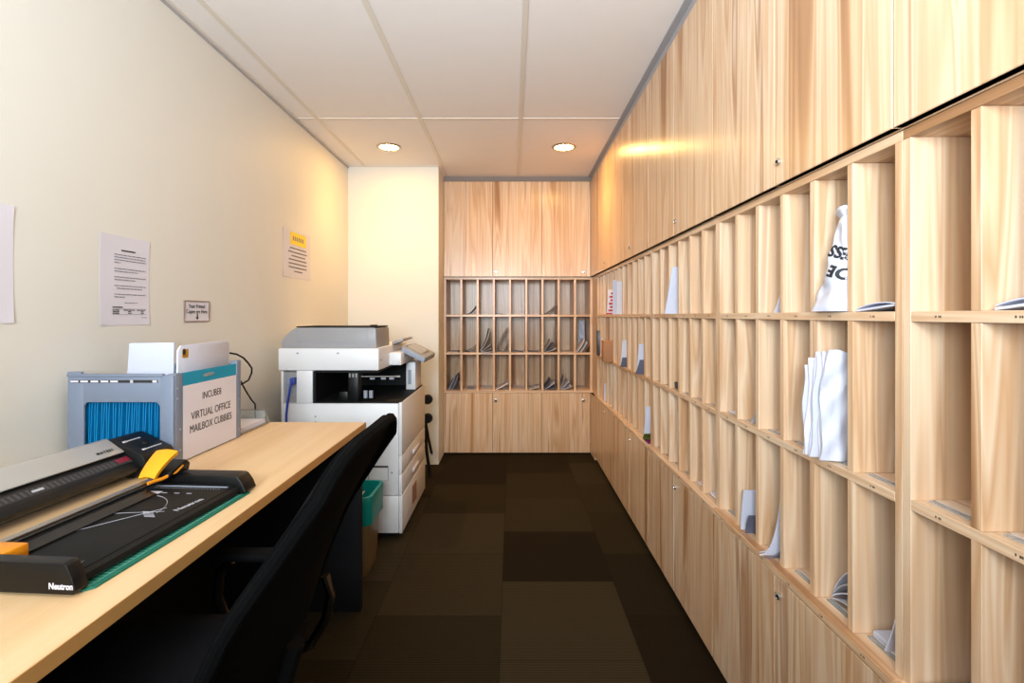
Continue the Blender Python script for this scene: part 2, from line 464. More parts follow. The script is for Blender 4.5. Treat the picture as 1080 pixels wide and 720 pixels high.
# ------------------------------------------------------------------ mail in the pigeonholes
HW = SW / 2 - .003
def at(slot, mb, name, label, cat, group=None, dv=0.0, lift=.0004):
    x, y, z = SLOT[slot]
    right = slot[0] == 'R'
    if right and slot[3] > 1 and slot[1] < 3: lift = max(lift, .0034)
    loc = (x + dv, y, z + lift) if right else (x, y + dv, z + lift)
    hw = HW - .0006 if right else BP / 2 - .0012
    for v in mb.bm.verts:
        v.co.x = max(-hw, min(hw, v.co.x)); v.co.z = max(0.0, v.co.z)
    o = mb.build(name, loc=loc, rotz=-PI / 2 if right else 0)
    return tag(o, label, cat, group)
def arc(u0, w0, u1, w1, bulge, n=8):
    P = []
    for i in range(n + 1):
        f = i / n; b = 4 * f * (1 - f) * bulge
        dx, dy = u1 - u0, w1 - w0; l = math.hypot(dx, dy)
        P.append((u0 + dx * f - dy / l * b, w0 + dy * f + dx / l * b))
    return P
def flat(m=PAPER, n=2, w=.1, d=.22, th=.0022, rnd=random):
    b = MB(); z = 0
    for i in range(n):
        b.box(m, -w / 2 + rnd.uniform(-.003, .003), w / 2 + rnd.uniform(-.003, .003), .02, .02 + d, z, z + th, .0004, 1); z += th + .0001
    return b
def lean(m, u0, u1, h, bulge=.006, v0=.02, v1=.2, th=.003, w0=0.0, skew=0.0):
    P = arc(u0, w0, u1, h, bulge)
    return MB().sheet(m, P, v0, v1, th, skew=skew)
def curl(m, u0, u1, h, th=.003, v0=.02, v1=.22, pw=2.2, n=10):
    P = [(u0 + (u1 - u0) * i / n, h * (i / n) ** pw) for i in range(n + 1)]
    return MB().sheet(m, P, v0, v1, th)

def fan(slot, spec, name, label, cat, group, flip=False, v0=.02, v1=.22, t_=.0028, base=-.052, bend=.0):
    # sheets fanned out from one lower corner; spec = (material, angle in degrees, length) from the flattest to the steepest
    pos = [Vector((0, 0))]
    for (a0, a1) in zip(spec, spec[1:]):
        am = math.radians((a0[1] + a1[1]) / 2 + 6)
        pos.append(pos[-1] + (t_ + .0022) * Vector((-math.sin(am), math.cos(am))))
    sh = -.055 - min(p.x for p in pos) + .003
    for j, (m, ang, ln) in enumerate(spec):
        a = math.radians(ang); u0, w0 = pos[j].x + sh, pos[j].y + .0006
        ln = min(ln, (.0545 - u0) / max(math.cos(a), .01))
        P = arc(u0, w0, u0 + ln * math.cos(a), w0 + ln * math.sin(a), -bend * ln)
        if flip: P = [(-p[0], p[1]) for p in P][::-1]
        at(slot, MB().sheet(m, P, v0 + .004 * j, v1 + .004 * j, t_), name, label, cat, group)
L_ = lambda pos: pos + ' of the end-wall pigeonholes'
ROWN = {1: 'top', 2: 'middle', 3: 'bottom'}
ORD = ['first', 'second', 'third', 'fourth', 'fifth', 'sixth', 'seventh', 'eighth', 'last']
def bl(what, k, r): return '%s, %s slot in the %s row on the end wall' % (what, ORD[k], ROWN[r])
# end wall, top row
at(('B', 0, 1), flat(SLATE, 1, .08, .2), 'envelope', bl('flat grey envelope', 0, 1), 'envelope')
at(('B', 1, 1), curl(GREYBK, -.045, .056, .075, .004), 'leaflet', bl('dark leaflet curling up', 1, 1), 'leaflet')
at(('B', 3, 1), curl(GREYBK, .05, -.055, .014, .004, pw=1.4), 'leaflet', bl('dark leaflet lying almost flat', 3, 1), 'leaflet')
at(('B', 6, 1), curl(GREYBK, -.045, .056, .075, .004, pw=1.2), 'leaflet', bl('dark leaflet curling up', 6, 1), 'leaflet')
at(('B', 8, 1), flat(PAPERG, 1, .07, .2), 'envelope', bl('flat grey envelope', 8, 1), 'envelope')
# middle row
at(('B', 0, 2), flat(PAPERG, 2, .085, .2), 'envelope', bl('flat grey envelopes', 0, 2), 'envelope')
at(('B', 1, 2), curl(GREYBK, -.05, .056, .065, .004, pw=1.5), 'leaflet', bl('dark leaflet curling up', 1, 2), 'leaflet')
fan(('B', 2, 2), [(PAPER, 6, .104), (PAPERG, 20, .10), (PAPER, 38, .105), (GREYBK, 54, .13), (PAPER, 62, .17), (GREYBK, 69, .205)], 'letter', bl('letter in the untidy spilling bundle', 2, 2), 'letter', 'untidy bundle in the third slot', v0=-.02, bend=.06)
at(('B', 3, 2), lean(GREYBK, -.052, .05, .21, .012, .02, .22, .006), 'magazine', bl('dark magazine leaning to the right', 3, 2), 'magazine')
at(('B', 3, 2), lean(PAPERG, -.012, .052, .09, -.006, .03, .2, .003), 'letter', bl('grey letter under the leaning magazine', 3, 2), 'letter')
at(('B', 4, 2), curl(SLATE, .05, -.05, .012, .004, pw=1.5), 'envelope', bl('slate envelope lying almost flat', 4, 2), 'envelope')
at(('B', 5, 2), flat(SLATE, 1, .09, .2), 'envelope', bl('single flat slate envelope', 5, 2), 'envelope')
fan(('B', 6, 2), [(PAPERB, 18, .104), (SLATE, 42, .11), (PAPERG, 62, .115)], 'letter', bl('letter in the small fan', 6, 2), 'letter', 'fan in the seventh slot', v0=.03, bend=.05)
at(('B', 7, 2), flat(PAPERG, 1, .085, .2), 'envelope', bl('flat pale envelope', 7, 2), 'envelope')
for j in range(6):
    u0 = -.055 + .0122 * j; ln = .135 - .009 * j
    at(('B', 8, 2), MB().sheet((PAPER, GREYBK, PAPERG, PAPER, GREYBK, KRAFT)[j], arc(u0, .0004, u0 + ln * .53, ln * .85, -.06 * ln), .0, .2, .0045), 'letter', bl('letter in the thick curved stack', 8, 2), 'letter', 'thick curved stack in the last slot')
b = MB().grid(BAGW, lambda u, v: (-.004 + .052 * v, .245 + .012 * math.sin(7 * u + 3 * v), .0005 + .27 * u + .01 * u * math.sin(9 * v)), 10, 8, .003)
at(('B', 8, 2), b, 'plastic_bag', bl('crumpled bag behind the thick stack', 8, 2), 'bag')
# bottom row
for j in range(5):
    u0 = -.054 + .0135 * j; ln = (.10, .125, .15, .135, .10)[j]; a = math.radians(66)
    ln = min(ln, (.055 - u0) / math.cos(a))
    at(('B', 0, 3), MB().sheet((SLATE, PAPERB, SLATE, PAPERG, SLATE)[j], arc(u0, .0004, u0 + ln * math.cos(a), ln * math.sin(a), -.003), .02, .22, .004), 'envelope', bl('slate envelope in the leaning row', 0, 3), 'envelope', 'leaning row in the first slot')
at(('B', 1, 3), flat(PAPERG, 1, .06, .2, .0018), 'envelope', bl('thin flat envelope', 1, 3), 'envelope')
at(('B', 3, 3), curl(PAPER, -.05, .054, .055, .005, pw=1.1), 'envelope', bl('pale envelope curling up', 3, 3), 'envelope')
at(('B', 5, 3), curl(PAPERG, -.045, .045, .024, .004, pw=1.2), 'envelope', bl('pale envelope lying almost flat', 5, 3), 'envelope')
fan(('B', 6, 3), [(SLATE, 14, .106), (PAPERB, 34, .108), (SLATE, 56, .10)], 'letter', bl('letter in the spread fan', 6, 3), 'letter', 'fan in the seventh bottom slot', bend=.05)
fan(('B', 7, 3), [(PAPERB, 18, .10), (PAPERB, 44, .10), (PAPERG, 72, .11)], 'letter', bl('letter in the spread fan', 7, 3), 'letter', 'fan in the eighth bottom slot', bend=.05)

# right wall ---------------------------------------------------------
at(('R', 0, 4, 1), curl(PAPERB, -.04, .052, .012, .004, v0=.004, v1=.2, pw=1).sheet(PAPERB, arc(-.04, .006, .052, .014, .006), .006, .2, .002), 'envelope', 'pale envelope lying flat in the top slot at the right edge of the photo', 'envelope')
at(('R', 0, 5, 3), curl(SLATE, -.05, .05, .01, .004, v0=.01, v1=.2, pw=1).sheet(PAPERB, arc(-.052, .005, .05, .02, .004), .008, .2, .002), 'envelope', 'slate envelope lying in the lowest slot at the bottom right corner', 'envelope')
at(('R', 1, 0, 1), curl(PAPERB, -.05, .05, .01, .004, v0=.003, v1=.2, pw=1).sheet(PAPERB, arc(-.052, .005, .05, .014, .006), .006, .2, .002), 'envelope', 'lilac-white envelope lying flat in the top slot right of the white bag', 'envelope')
at(('R', 1, 3, 1), lean(PAPERB, .01, .056, .08, -.006, .01, .2, .003), 'envelope', 'small white envelope leaning in the top slot two left of the bag', 'envelope')

# white poly mailer in the top row
def bagfn(u, v):
    # u: around 0..1 (front face towards the aisle), v: height 0..1
    a = 2 * PI * u
    uL = -.053 + .060 * math.sin(min(1.0, v * 1.08) * PI / 2) + .0015 * math.sin(15 * v) - (.005 * (v - .88) / .12 if v > .88 else 0)
    uR = .0545
    cx = (uL + uR) / 2; w = (uR - uL) / 2
    d = .040 * (1 - .6 * v ** 1.5) + .010
    cy = d - .022 + .030 * v
    ca, sa = math.cos(a), math.sin(a)
    sgn = lambda q: math.copysign(abs(q) ** .7, q)
    rr = 1 + .07 * math.sin(5 * a + 9 * v) + .06 * math.sin(14 * v + 3 * a) + .05 * math.sin(23 * v - 4 * a)
    x = cx + w * sgn(ca); y = cy + d * sgn(sa) * rr
    z = .002 + .220 * v * (1 - .02 * math.sin(2 * a + 1))
    if v > .86: y += .006 * math.sin((v - .86) * 40)
    return (max(-.0565, min(.0555, x)), y, z)
bag = thing('poly_mailer_bag', 'white plastic mailing bag with bold black letters standing in a top slot', 'bag', SLOT[('R', 1, 1, 1)], -PI / 2)
def bagshape():
    t = MB().grid(BAGW, bagfn, 56, 30)
    return t
b = bagshape()
b.grid(BAGW, lambda u, v: tuple(Vector(bagfn(v, 1)).lerp(Vector((.025, .034, .217)), u)), 3, 56)
b.grid(BAGW, lambda u, v: tuple(Vector(bagfn(v, 0)).lerp(Vector((0, .028, .003)), u)), 3, 56)
b.build('bag', bag)
# folded dark rim
MB().tube(BLACKM, [(.006, .020, .221), (.018, .018, .227), (.034, .022, .225), (.05, .026, .221)], [.003, .0055, .0055, .003]).build('tied_top', bag, label='dark tied rim of the bag')

# tall pile of papers in the middle row
pile = [(-.055, .205, -.028, PAPERB), (-.046, .222, -.030, PAPER), (-.037, .236, -.022, PAPERB), (-.029, .228, -.026, PAPERB), (-.021, .238, -.014, PAPER)]
def pilewave(u, v): return .0015 * math.sin(5 * v + 6 * u) + .0012 * math.sin(17 * v + 9 * u) + .006 * v
for j, (u0, h, v0, m) in enumerate(pile):
    b = MB().grid(m, lambda u, v: (u0 + pilewave(u, v) + (.007 * u * v if j == 0 else .007 * v * u), v0 + .2 * u + (.012 * v if j else .002 * v) + .003 * math.sin(9 * v + 2 * j), .0005 + h * v - .012 * v * u), 10, 16, .003)
    at(('R', 1, 1, 2), b, 'document', 'bent white document in the tall pile spilling out below the white bag', 'paper', 'tall paper pile in the middle row', lift=.0034)
def sleeve(u, v):
    fold = .010 * max(0, 1 - u * 5) * math.sin(PI * v) 
    return (-.002 + .010 * v + .004 * math.sin(6 * v + 8 * u) + .0022 * math.sin(19 * v - 24 * u) + .0018 * math.sin(31 * u + 11 * v) + .010 * u - fold, -.020 + .012 * v + .003 * math.sin(8 * v) + .19 * u, .0005 + .240 * v - .006 * u + (.004 * math.sin(20 * u) if v > .97 else 0))
b = MB().grid(BAGW, sleeve, 24, 24, .005)
at(('R', 1, 1, 2), b, 'document_sleeve', 'shiny white document sleeve at the near side of the tall paper pile', 'paper', lift=.0034)

at(('R', 1, 4, 2), lean(PAPERG, .012, .054, .10, -.01, .01, .18, .003), 'envelope', 'grey-white envelope leaning in the middle row below the small top-row envelope', 'envelope')
at(('R', 1, 5, 2), flat(PAPER, 1, .05, .05, .0045), 'card', 'small white card on the slot floor in the middle row', 'card')
# bottom row of the second unit
fan(('R', 1, 1, 3), [(PAPERG, 8, .103), (PAPERB, 24, .106), (PAPERG, 36, .112), (PAPERB, 48, .118)], 'letter', 'folded letter in the drooping fan below the tall pile, bottom row', 'letter', 'drooping fan in the bottom row', v0=.03, v1=.2, bend=-.08)
at(('R', 1, 0, 3), flat(PAPERB, 3, .10, .2, .003), 'envelope', 'stack of flat white envelopes in the bottom slot above the corner', 'envelope', dv=.016)
at(('R', 1, 0, 3), lean(PAPERB, .020, .046, .085, -.002, .01, .17, .003, w0=.0105), 'letter', 'white letter standing behind the flat envelopes in the bottom row', 'letter')
def jletter(uu, h, o, m):
    return MB().grid(m, lambda u, v: (uu + .012 * v + .004 * math.sin(3 * v), -.030 + o + .052 * v ** .45 + (.18 - .05 * v) * u, .0005 + h * v ** 1.25), 6, 16, .003)
at(('R', 1, 3, 3), jletter(.012, .165, 0, PAPERB), 'letter', 'white letter curled up against the divider in the bottom row, big J shape', 'letter')
at(('R', 1, 3, 3), jletter(.028, .05, .004, SLATE), 'letter', 'slate letter at the foot of the big J-shaped white letter', 'letter')
at(('R', 1, 3, 3), jletter(-.004, .11, .008, PAPERG), 'letter', 'pale grey letter standing behind the big J-shaped white letter', 'letter')
at(('R', 1, 4, 3), lean(PAPERB, -.02, .0, .125, .004, -.006, .17, .003), 'envelope', 'white envelope standing left of the curled letter in the bottom row', 'envelope')
at(('R', 1, 4, 3), lean(SLATE, .005, .028, .06, .003, -.004, .17, .003), 'envelope', 'slate envelope leaning beside the standing white envelope', 'envelope')
at(('R', 2, 0, 3), flat(PAPER, 3, .08, .16, .003), 'envelope', 'flat white envelopes in the nearest bottom slot of the middle unit', 'envelope')
at(('R', 2, 1, 3), flat(PAPER, 2, .07, .16, .003), 'envelope', 'flat white envelopes in the second bottom slot of the middle unit', 'envelope')
at(('R', 2, 3, 1), lean(PAPERB, -.048, -.03, .205, -.003, -.022, .12, .004, skew=.028), 'envelope', 'tall white envelope standing alone in the top row of the middle unit', 'envelope')
at(('R', 2, 3, 2), MB().sheet(GREYBK, [(-.01, .03), (-.004, .012), (.01, .003), (.025, .004), (.034, .014)], .008, .03, .002), 'paper_slip', 'tiny dark curled slip in the middle row', 'paper')
at(('R', 3, 0, 3), lean(PAPERB, -.046, -.034, .175, -.003, -.010, .14, .004, skew=.012), 'envelope', 'white envelope standing above the green and magenta leaflets', 'envelope')
at(('R', 3, 0, 3), lean(GRN, -.014, .03, .045, .006, -.020, .08, .004, w0=.009), 'leaflet', 'green leaflet at the foot of the white envelope in the bottom row', 'leaflet')
at(('R', 3, 0, 3), flat(MAG, 2, .095, .15, .004), 'leaflet', 'magenta leaflet lying under the green one in the bottom row', 'leaflet', dv=-.028, lift=.0006)
at(('R', 3, 1, 2), lean(PAPERB, -.05, -.04, .165, -.002, -.012, .12, .004, skew=.012), 'envelope', 'pale envelope standing in the middle row right of the white one', 'envelope')
at(('R', 3, 1, 2), lean(SLATE, -.03, -.012, .08, -.004, -.022, .10, .006, skew=.02), 'letter', 'grey letter leaning on the pale envelope in the middle row', 'letter')
at(('R', 3, 4, 2), lean(PAPER, -.05, -.04, .165, -.002, -.016, .12, .004, skew=.012), 'envelope', 'white envelope standing in the middle row right of the brown parcel', 'envelope')
at(('R', 3, 4, 2), lean(SLATE, -.03, -.012, .06, -.003, -.020, .10, .005, skew=.01), 'letter', 'small grey letter leaning on the white envelope in the middle row', 'letter')
at(('R', 3, 5, 1), lean(PAPER, -.048, -.04, .215, -.001, -.012, .12, .004), 'envelope', 'white envelope standing in the top row right of the red and white packet', 'envelope')
at(('R', 4, 0, 1), lean(PAPERB, -.048, -.036, .235, -.001, -.008, .12, .004), 'envelope', 'bluish envelope standing in the top row behind the red and white packet', 'envelope')
SK = Matrix.Identity(4); SK[1][2] = .10; SK[0][2] = -.08
b = MB().box(PAPER, -.010, .0, -.034, .060, .0005, .172, .002, M=SK)
for q in range(6):
    b.box(RED, .0, .0006, -.024 + .008 * (q % 2), .010 + .012 * (q % 3), .02 + .024 * q, .034 + .024 * q, M=SK)
b.box(RED, -.011, .001, -.0345, .0605, .0005, .010, M=SK)
at(('R', 4, 1, 1), b, 'snack_packet', 'white packet with red print leaning out of the top row near the corner', 'packet', lift=.0008)
b = MB().box(KRAFT, -.045, .045, -.062, .12, .001, .145, .003)
b.box(CORKT, -.045, .045, -.0627, -.062, .136, .142)
at(('R', 4, 1, 2), b, 'kraft_parcel', 'brown kraft parcel jutting out of the middle row near the corner', 'parcel')
at(('R', 4, 5, 2), MB().box(GREYBK, -.03, .03, -.012, .15, .001, .20, .002), 'box_file', 'dark grey folder standing in the slot next to the corner', 'folder')
at(('R', 4, 4, 2), lean(PAPER, .0, .01, .15, .0, -.004, .12, .006), 'envelope', 'white envelope beside the dark folder in the corner slot', 'envelope')
at(('R', 4, 3, 3), lean(PAPER, -.02, -.012, .135, .0, .0, .12, .006), 'envelope', 'white envelope standing in the bottom row near the corner', 'envelope')

# bag lettering: printed upside down, follows the bag front
def bag_print():
    b = MB()
    for body, sz, uu, ww in (('ESS', .033, .036, .128), ('OE', .033, .042, .084)):
        M = T((uu, .0, ww)) @ R(90, 'X') @ R(180 - 20, 'Z')
        b.text(INK, body, sz, M, .001, bold=.0012)
    me_bm = b.bm
    bmesh.ops.subdivide_edges(me_bm, edges=[e for e in me_bm.edges if e.calc_length() > .006], cuts=2)
    from mathutils.bvhtree import BVHTree
    t = bmesh.new(); n1, n2 = 56, 30
    V = [[t.verts.new(bagfn(i / n1, j / n2)) for j in range(n2 + 1)] for i in range(n1 + 1)]
    for i in range(n1):
        for j in range(n2): t.faces.new((V[i][j], V[i + 1][j], V[i + 1][j + 1], V[i][j + 1]))
    bv = BVHTree.FromBMesh(t)
    for v in me_bm.verts:
        hit = bv.ray_cast(Vector((v.co.x, -.3, v.co.z)), Vector((0, 1, 0)))
        v.co.x = min(v.co.x, .0535)
        v.co.y = (hit[0].y if hit[0] else .03) - .0012 + v.co.y * .3
    t.free()
    return b
bag_print().build('printed_letters', bag, smooth=False, label='bold black printed letters')

# ------------------------------------------------------------------ desk
DX = -.602
desk = thing('desk', 'long maple-topped desk with dark panel legs along the left wall', 'desk', (-.96, 1.2, 0))
MB().box(MAPLE, LX + .001, DX - .002, .40, 2.085, DZ - .025, DZ, .001, 1).box(MAPLE_EDGE, DX - .002, DX, .40, 2.085, DZ - .0248, DZ - .0006).build('desk_top', desk, world=True)
MB().box(DARKPANEL, LX + .03, DX - .012, 2.045, 2.075, 0, DZ - .0252, .001, 1).build('leg_panel', desk, world=True, label='dark grey end panel')
MB().box(DARKPANEL, LX + .03, DX - .012, .42, .45, 0, DZ - .0252, .001, 1).build('leg_panel', desk, world=True, label='dark grey end panel')
MB().box(DARKPANEL, LX + .16, LX + .178, .4502, 2.0448, .012, DZ - .0252).build('modesty_panel', desk, world=True, label='dark modesty panel, extended down to shade the wall')  # panel extended down to put black shade under the desk

# cardboard tube under the desk
tb = MB().tube(CORKT, [(-1.09, 1.2, .03), (-1.09, 1.62, .03)], .028, 16).tube(BLACKM, [(-1.09, 1.6, .03), (-1.09, 1.612, .03)], .0287, 16).tube(GREYP, [(-1.09, 1.62, .03), (-1.09, 1.64, .03)], .024, 16)
tag(tb.build('cardboard_tube'), 'brown cardboard tube on the carpet in the dark under the desk', 'tube')

# ------------------------------------------------------------------ grey hanging-file organiser
ox0, ox1, oy0, oy1, oz0, oz1 = -1.293, -.985, 1.47, 1.838, DZ + .0004, 1.036
org = thing('file_organiser', 'grey plastic hanging-file organiser full of teal folders on the desk', 'file organiser', ((ox0 + ox1) / 2, (oy0 + oy1) / 2, DZ))
def window_panel(mb, m, x0, x1, y0, y1, z0, z1, wx0, wx1, wz0, wz1, r=.014):
    """front panel with a rounded window, as four bars plus rounded corner pieces"""
    mb.box(m, x0, wx0, y0, y1, z0, z1, .0025); mb.box(m, wx1, x1, y0, y1, z0, z1, .0025)
    mb.box(m, wx0 - .003, wx1 + .003, y0, y1, wz1, z1, .0025); mb.box(m, wx0 - .003, wx1 + .003, y0, y1, z0, wz0, .0025)
    for cx, cz, a0 in ((wx0, wz0, 180), (wx1, wz0, 270), (wx1, wz1, 0), (wx0, wz1, 90)):
        ccx = cx + (r if cx == wx0 else -r); ccz = cz + (r if cz == wz0 else -r)
        pts = [(cx, cz)] + [(ccx + r * math.cos(math.radians(a0 + q * 15)), ccz + r * math.sin(math.radians(a0 + q * 15))) for q in range(7)]
        mb.prism(m, pts, 'y', y0 + .001, y1 - .001)
b = MB()
window_panel(b, ORGG, ox0, ox1 - .0005, oy0, oy0 + .008, oz0, oz1 - .010, -1.246, -1.025, .80, .947)
b.box(ORGG, ox0, ox1 - .03, oy0 - .004, oy0 + .010, oz1 - .014, oz1 - .006, .002)
b.box(ORGG, ox0, ox0 + .04, oy0 - .002, oy0 + .010, oz1 - .014, oz1, .002)
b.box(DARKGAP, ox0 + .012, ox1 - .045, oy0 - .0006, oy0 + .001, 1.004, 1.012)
for x in (-1.283, -1.255, -1.225, -1.196, -1.168): b.box(PAPER, x, x + .022, oy0 - .0011, oy0, 1.0055, 1.0105)
b.box(PAPER, -1.045, -1.033, oy0 - .0011, oy0, 1.005, 1.011).box(PAPERG, -1.11, -1.102, oy0 - .0011, oy0, 1.004, 1.012)
b.build('front_panel', org, world=True)
b = MB(); window_panel(b, ORGG, ox0, ox1 - .002, oy1 - .008, oy1, oz0, oz1 - .010, -1.246, -1.025, .80, .947); b.build('back_panel', org, world=True)
b = MB().box(ORGG, ox1 - .024, ox1, oy0 + .0082, oy0 + .042, oz0, oz1 - .008, .002)
for z in (.80, .862, .955, .985): b.lathe(GREYD, [(0, 0), (.004, 0), (.004, .0015), (0, .0015)], 10, M=T((ox1 - .0005, oy0 + .022 + (.008 if z < .9 else -.004), z)) @ R(90, 'Y'))
b.build('corner_post', org, world=True)
b = MB().box(ORGG, ox1 - .024, ox1, oy1 - .030, oy1, oz0, oz1 + .002, .003)
for z in (.79, .9): b.lathe(GREYD, [(0, 0), (.0035, 0), (.0035, .0015), (0, .0015)], 10, M=T((ox1 - .0005, oy1 - .016, z)) @ R(90, 'Y'))
b.build('corner_post', org, world=True)
MB().box(ORGG, ox0, ox0 + .006, oy0 + .0082, oy1 - .0082, oz0, oz1 - .04, .002).build('side_panel', org, world=True)
MB().box(ORGG, ox0 + .0062, ox1 - .004, oy0 + .0082, oy1 - .0082, oz0, oz0 + .006).build('base', org, world=True)
MB().box(ORGG, ox1 - .012, ox1 - .004, oy0 + .0425, oy1 - .0305, oz0 + .0062, oz0 + .028).build('bottom_rail', org, world=True)
rf = random.Random(11)
xs = [ox0 + .012 + i * .0178 for i in range(15)]
for i, x in enumerate(xs):
    b = MB(); tilt = rf.uniform(-.003, .003)
    y0, y1 = oy0 + .012 + rf.uniform(0, .004), oy1 - .014
    b.prism(TEALF, [(x, oz0 + .010), (x + .0016, oz0 + .010), (x + .006 + tilt, .985), (x + .0042 + tilt, .985)], 'y', y0, y1)
    b.prism(TEALF, [(x + .0016, oz0 + .010), (x + .0032, oz0 + .010), (x + .0130 + tilt, .975), (x + .0112 + tilt, .975)], 'y', y0 + .002, y1)
    tag(b.build('hanging_folder'), 'teal hanging folder, one of the row behind the organiser window', 'folder', 'teal hanging folders')
# foremost folder with the printed sign
sx = ox1 - .010
fs = thing('signed_folder', 'teal-topped folder with a white printed sign facing the aisle', 'folder', (sx, (oy0 + oy1) / 2, oz0))
ya, yb = oy0 + .0435, oy1 - .031
MB().box(TEAL, sx + .0065, sx + .0085, ya, yb, oz0 + .004, 1.028, .0006, 1).build('folder_cover', fs, world=True)
b = MB().box(PAPER, sx + .0088, sx + .0096, ya + .001, yb - .001, oz0 + .004, .988)
MS = lambda y, z: T((sx + .0099, y, z)) @ R(90, 'Z') @ R(90, 'X')
yc = (ya + yb) / 2
b.text(INK, 'INCUBE8', .032, MS(yc, .944), .0006, bold=.0002, sx=.82)
b.text(INK, 'VIRTUAL OFFICE', .034, MS(yc, .889), .0006, bold=.00025, sx=.86)
b.text(INK, 'MAILBOX CUBBIES', .034, MS(yc, .849), .0006, bold=.00025, sx=.82)
b.build('sign_sheet', fs, world=True, smooth=False, label='white sheet with black capitals')
MB().box(GLASSY, sx + .0086, sx + .010, yc - .045, yc + .01, 1.004, 1.014).build('index_tab', fs, world=True, label='clear index tab')

# sheets and the plastic packet standing up out of the organiser
MB_ = MB().sheet(PAPERB, arc(-1.253, .99, -1.24, 1.118, .002), 1.62, 1.81, .003)
p1 = MB().prism(PAPERB, [(-1.235, .99), (-1.0855, .99), (-1.084, 1.113), (-1.2265, 1.111)], 'y', 1.62, 1.626)
tag(p1.build('paper_sheaf'), 'white sheaf of paper standing up out of the organiser against the wall', 'paper')
MB_.bm.free()
# translucent packet with a gold printed flower
pk = thing('plastic_packet', 'white plastic packet with a gold print sticking up behind the sign', 'packet', (-1.006, 1.65, .9))
MB().prism(BAGW, [(1.520, .97), (1.795, .97), (1.800, 1.100), (1.786, 1.112), (1.54, 1.108), (1.526, 1.094)], 'x', -1.013, -1.007, .0012).build('packet_sleeve', pk, world=True)
MB().prism(GOLD, [(1.535 + .022 + .020 * math.cos(a * PI / 4) * (1 if a % 2 else .7), 1.083 + .018 * math.sin(a * PI / 4) * (1 if a % 2 else .75)) for a in range(8)], 'x', -1.0072, -1.0062).prism(INK, [(1.551 + .008 * math.cos(a * PI / 3), 1.088 + .011 * math.sin(a * PI / 3)) for a in range(6)], 'x', -1.0062, -1.0058).build('printed_flower', pk, world=True, label='gold and black print')

# ------------------------------------------------------------------ wall cable
cab = MB().tube(BLACKM, [(-1.04, 1.86, 1.062), (-1.018, 1.87, 1.056), (-1.002, 1.885, 1.042), (-.991, 1.90, 1.02), (-.986, 1.915, 1.0), (-.989, 1.92, .982), (-.998, 1.915, .955), (-1.015, 1.90, .942), (-1.03, 1.88, .935)], .0034, 8)
cab.tube(BLACKM, [(-1.03, 1.92, .95), (-1.034, 1.96, .91), (-1.046, 2.03, .86), (-1.060, 2.085, .835), (-1.066, 2.10, .79), (-1.066, 2.10, .30)], .003, 8)
tag(cab.build('power_cable'), 'thin black cable looping behind the grey organiser', 'cable')

# ------------------------------------------------------------------ letter tray
tr = thing('letter_tray', 'clear acrylic letter tray at the far end of the desk by the wall', 'tray', (-1.15, 1.97, DZ))
b = MB()
tx0, tx1, ty0, ty1 = -1.30, -.992, 1.855, 2.075
b.box(GLASSY, tx0, tx1, ty0, ty1, DZ + .001, DZ + .004, .0008, 1)
b.prism(GLASSY, [(ty0 + .10, DZ + .004), (ty1, DZ + .004), (ty1, DZ + .052), (ty1 - .02, DZ + .052)], 'x', tx0, tx0 + .003)
b.box(GLASSY, tx0, tx1 - .02, ty1 - .003, ty1, DZ + .004, DZ + .052)
b.build('tray_body', tr, world=True)
MB().tube(STEEL, [(tx1, ty0, DZ + .006), (tx1, ty1 - .012, DZ + .006), (tx1 - .025, ty1 - .001, DZ + .053), (tx0 + .003, ty1 - .001, DZ + .053)], .0022, 6).build('rim', tr, world=True, label='grey rim of the tray')
pp = MB()
for q in range(5): pp.box(PAPER, -1.288 + .002 * q, -1.006 - .001 * q, 1.862 + .002 * q, 2.062, DZ + .0045 + .003 * q, DZ + .0073 + .003 * q)
tag(pp.build('paper_stack'), 'small stack of white paper lying in the acrylic letter tray', 'paper')

# ------------------------------------------------------------------ laminator
lm = thing('laminator', 'silver and black laminating machine on the desk against the left wall', 'laminator', (-.978, 1.462, DZ + .0004), math.radians(-4.0))
# local: x = 0 at the aisle side, y negative towards the camera, z up from the desk
HOUS = [(-.110, .002), (-.030, .002), (-.006, .022), (.001, .030), (.001, .052), (-.008, .066), (-.094, .104), (-.108, .104), (-.116, .095), (-.116, .012)]
MB().prism(BLACK, [(-.106, .012), (-.034, .012), (-.012, .026), (-.008, .034), (-.020, .046), (-.060, .070), (-.098, .098), (-.108, .096)], 'y', -.56, -.1085, .001).build('body', lm)
MB().prism(BLACK, HOUS, 'y', -.108, .0, .003).build('end_housing', lm)
MB().prism(BLACK, HOUS, 'y', -.66, -.561, .003).build('end_housing', lm)
SL = math.degrees(math.atan2(.030, .046))
MB().prism(SILVER, [(-.122, .100), (-.110, .1075), (-.102, .1065), (-.0545, .0755), (-.0545, .0725), (-.104, .1035), (-.118, .092)], 'y', -.558, -.1105, .0006).build('top_cover', lm, label='silver sloping top cover')
MB().text(INK, 'MATERI', .0115, T((-.068, -.155, .0851)) @ R(SL, 'Y') @ R(90, 'Z'), .0006, bold=.0004, sp=1.3).build('lettering', lm, smooth=False, label='small black capitals on the cover')
b = MB(); S2 = math.degrees(math.atan2(.038, .086))
def on(x, y): return T((x, y, .066 + (-.008 - x) * .038 / .086 + .0002)) @ R(S2, 'Y')
for k in range(5): b.box(PAPERG, -.002, .002, -.005, .004, -.001, .0008, M=on(-.072, -.085 + .011 * k))
for k in range(6): b.box(PAPERG, -.002, .002, -.004, .004, -.001, .0008, M=on(-.024, -.075 + .0105 * k))
b.box(PAPER, -.003, .003, -.007, .006, -.001, .0008, M=on(-.072, -.088)).box(PAPER, -.003, .003, -.007, .006, -.001, .0008, M=on(-.024, -.078))
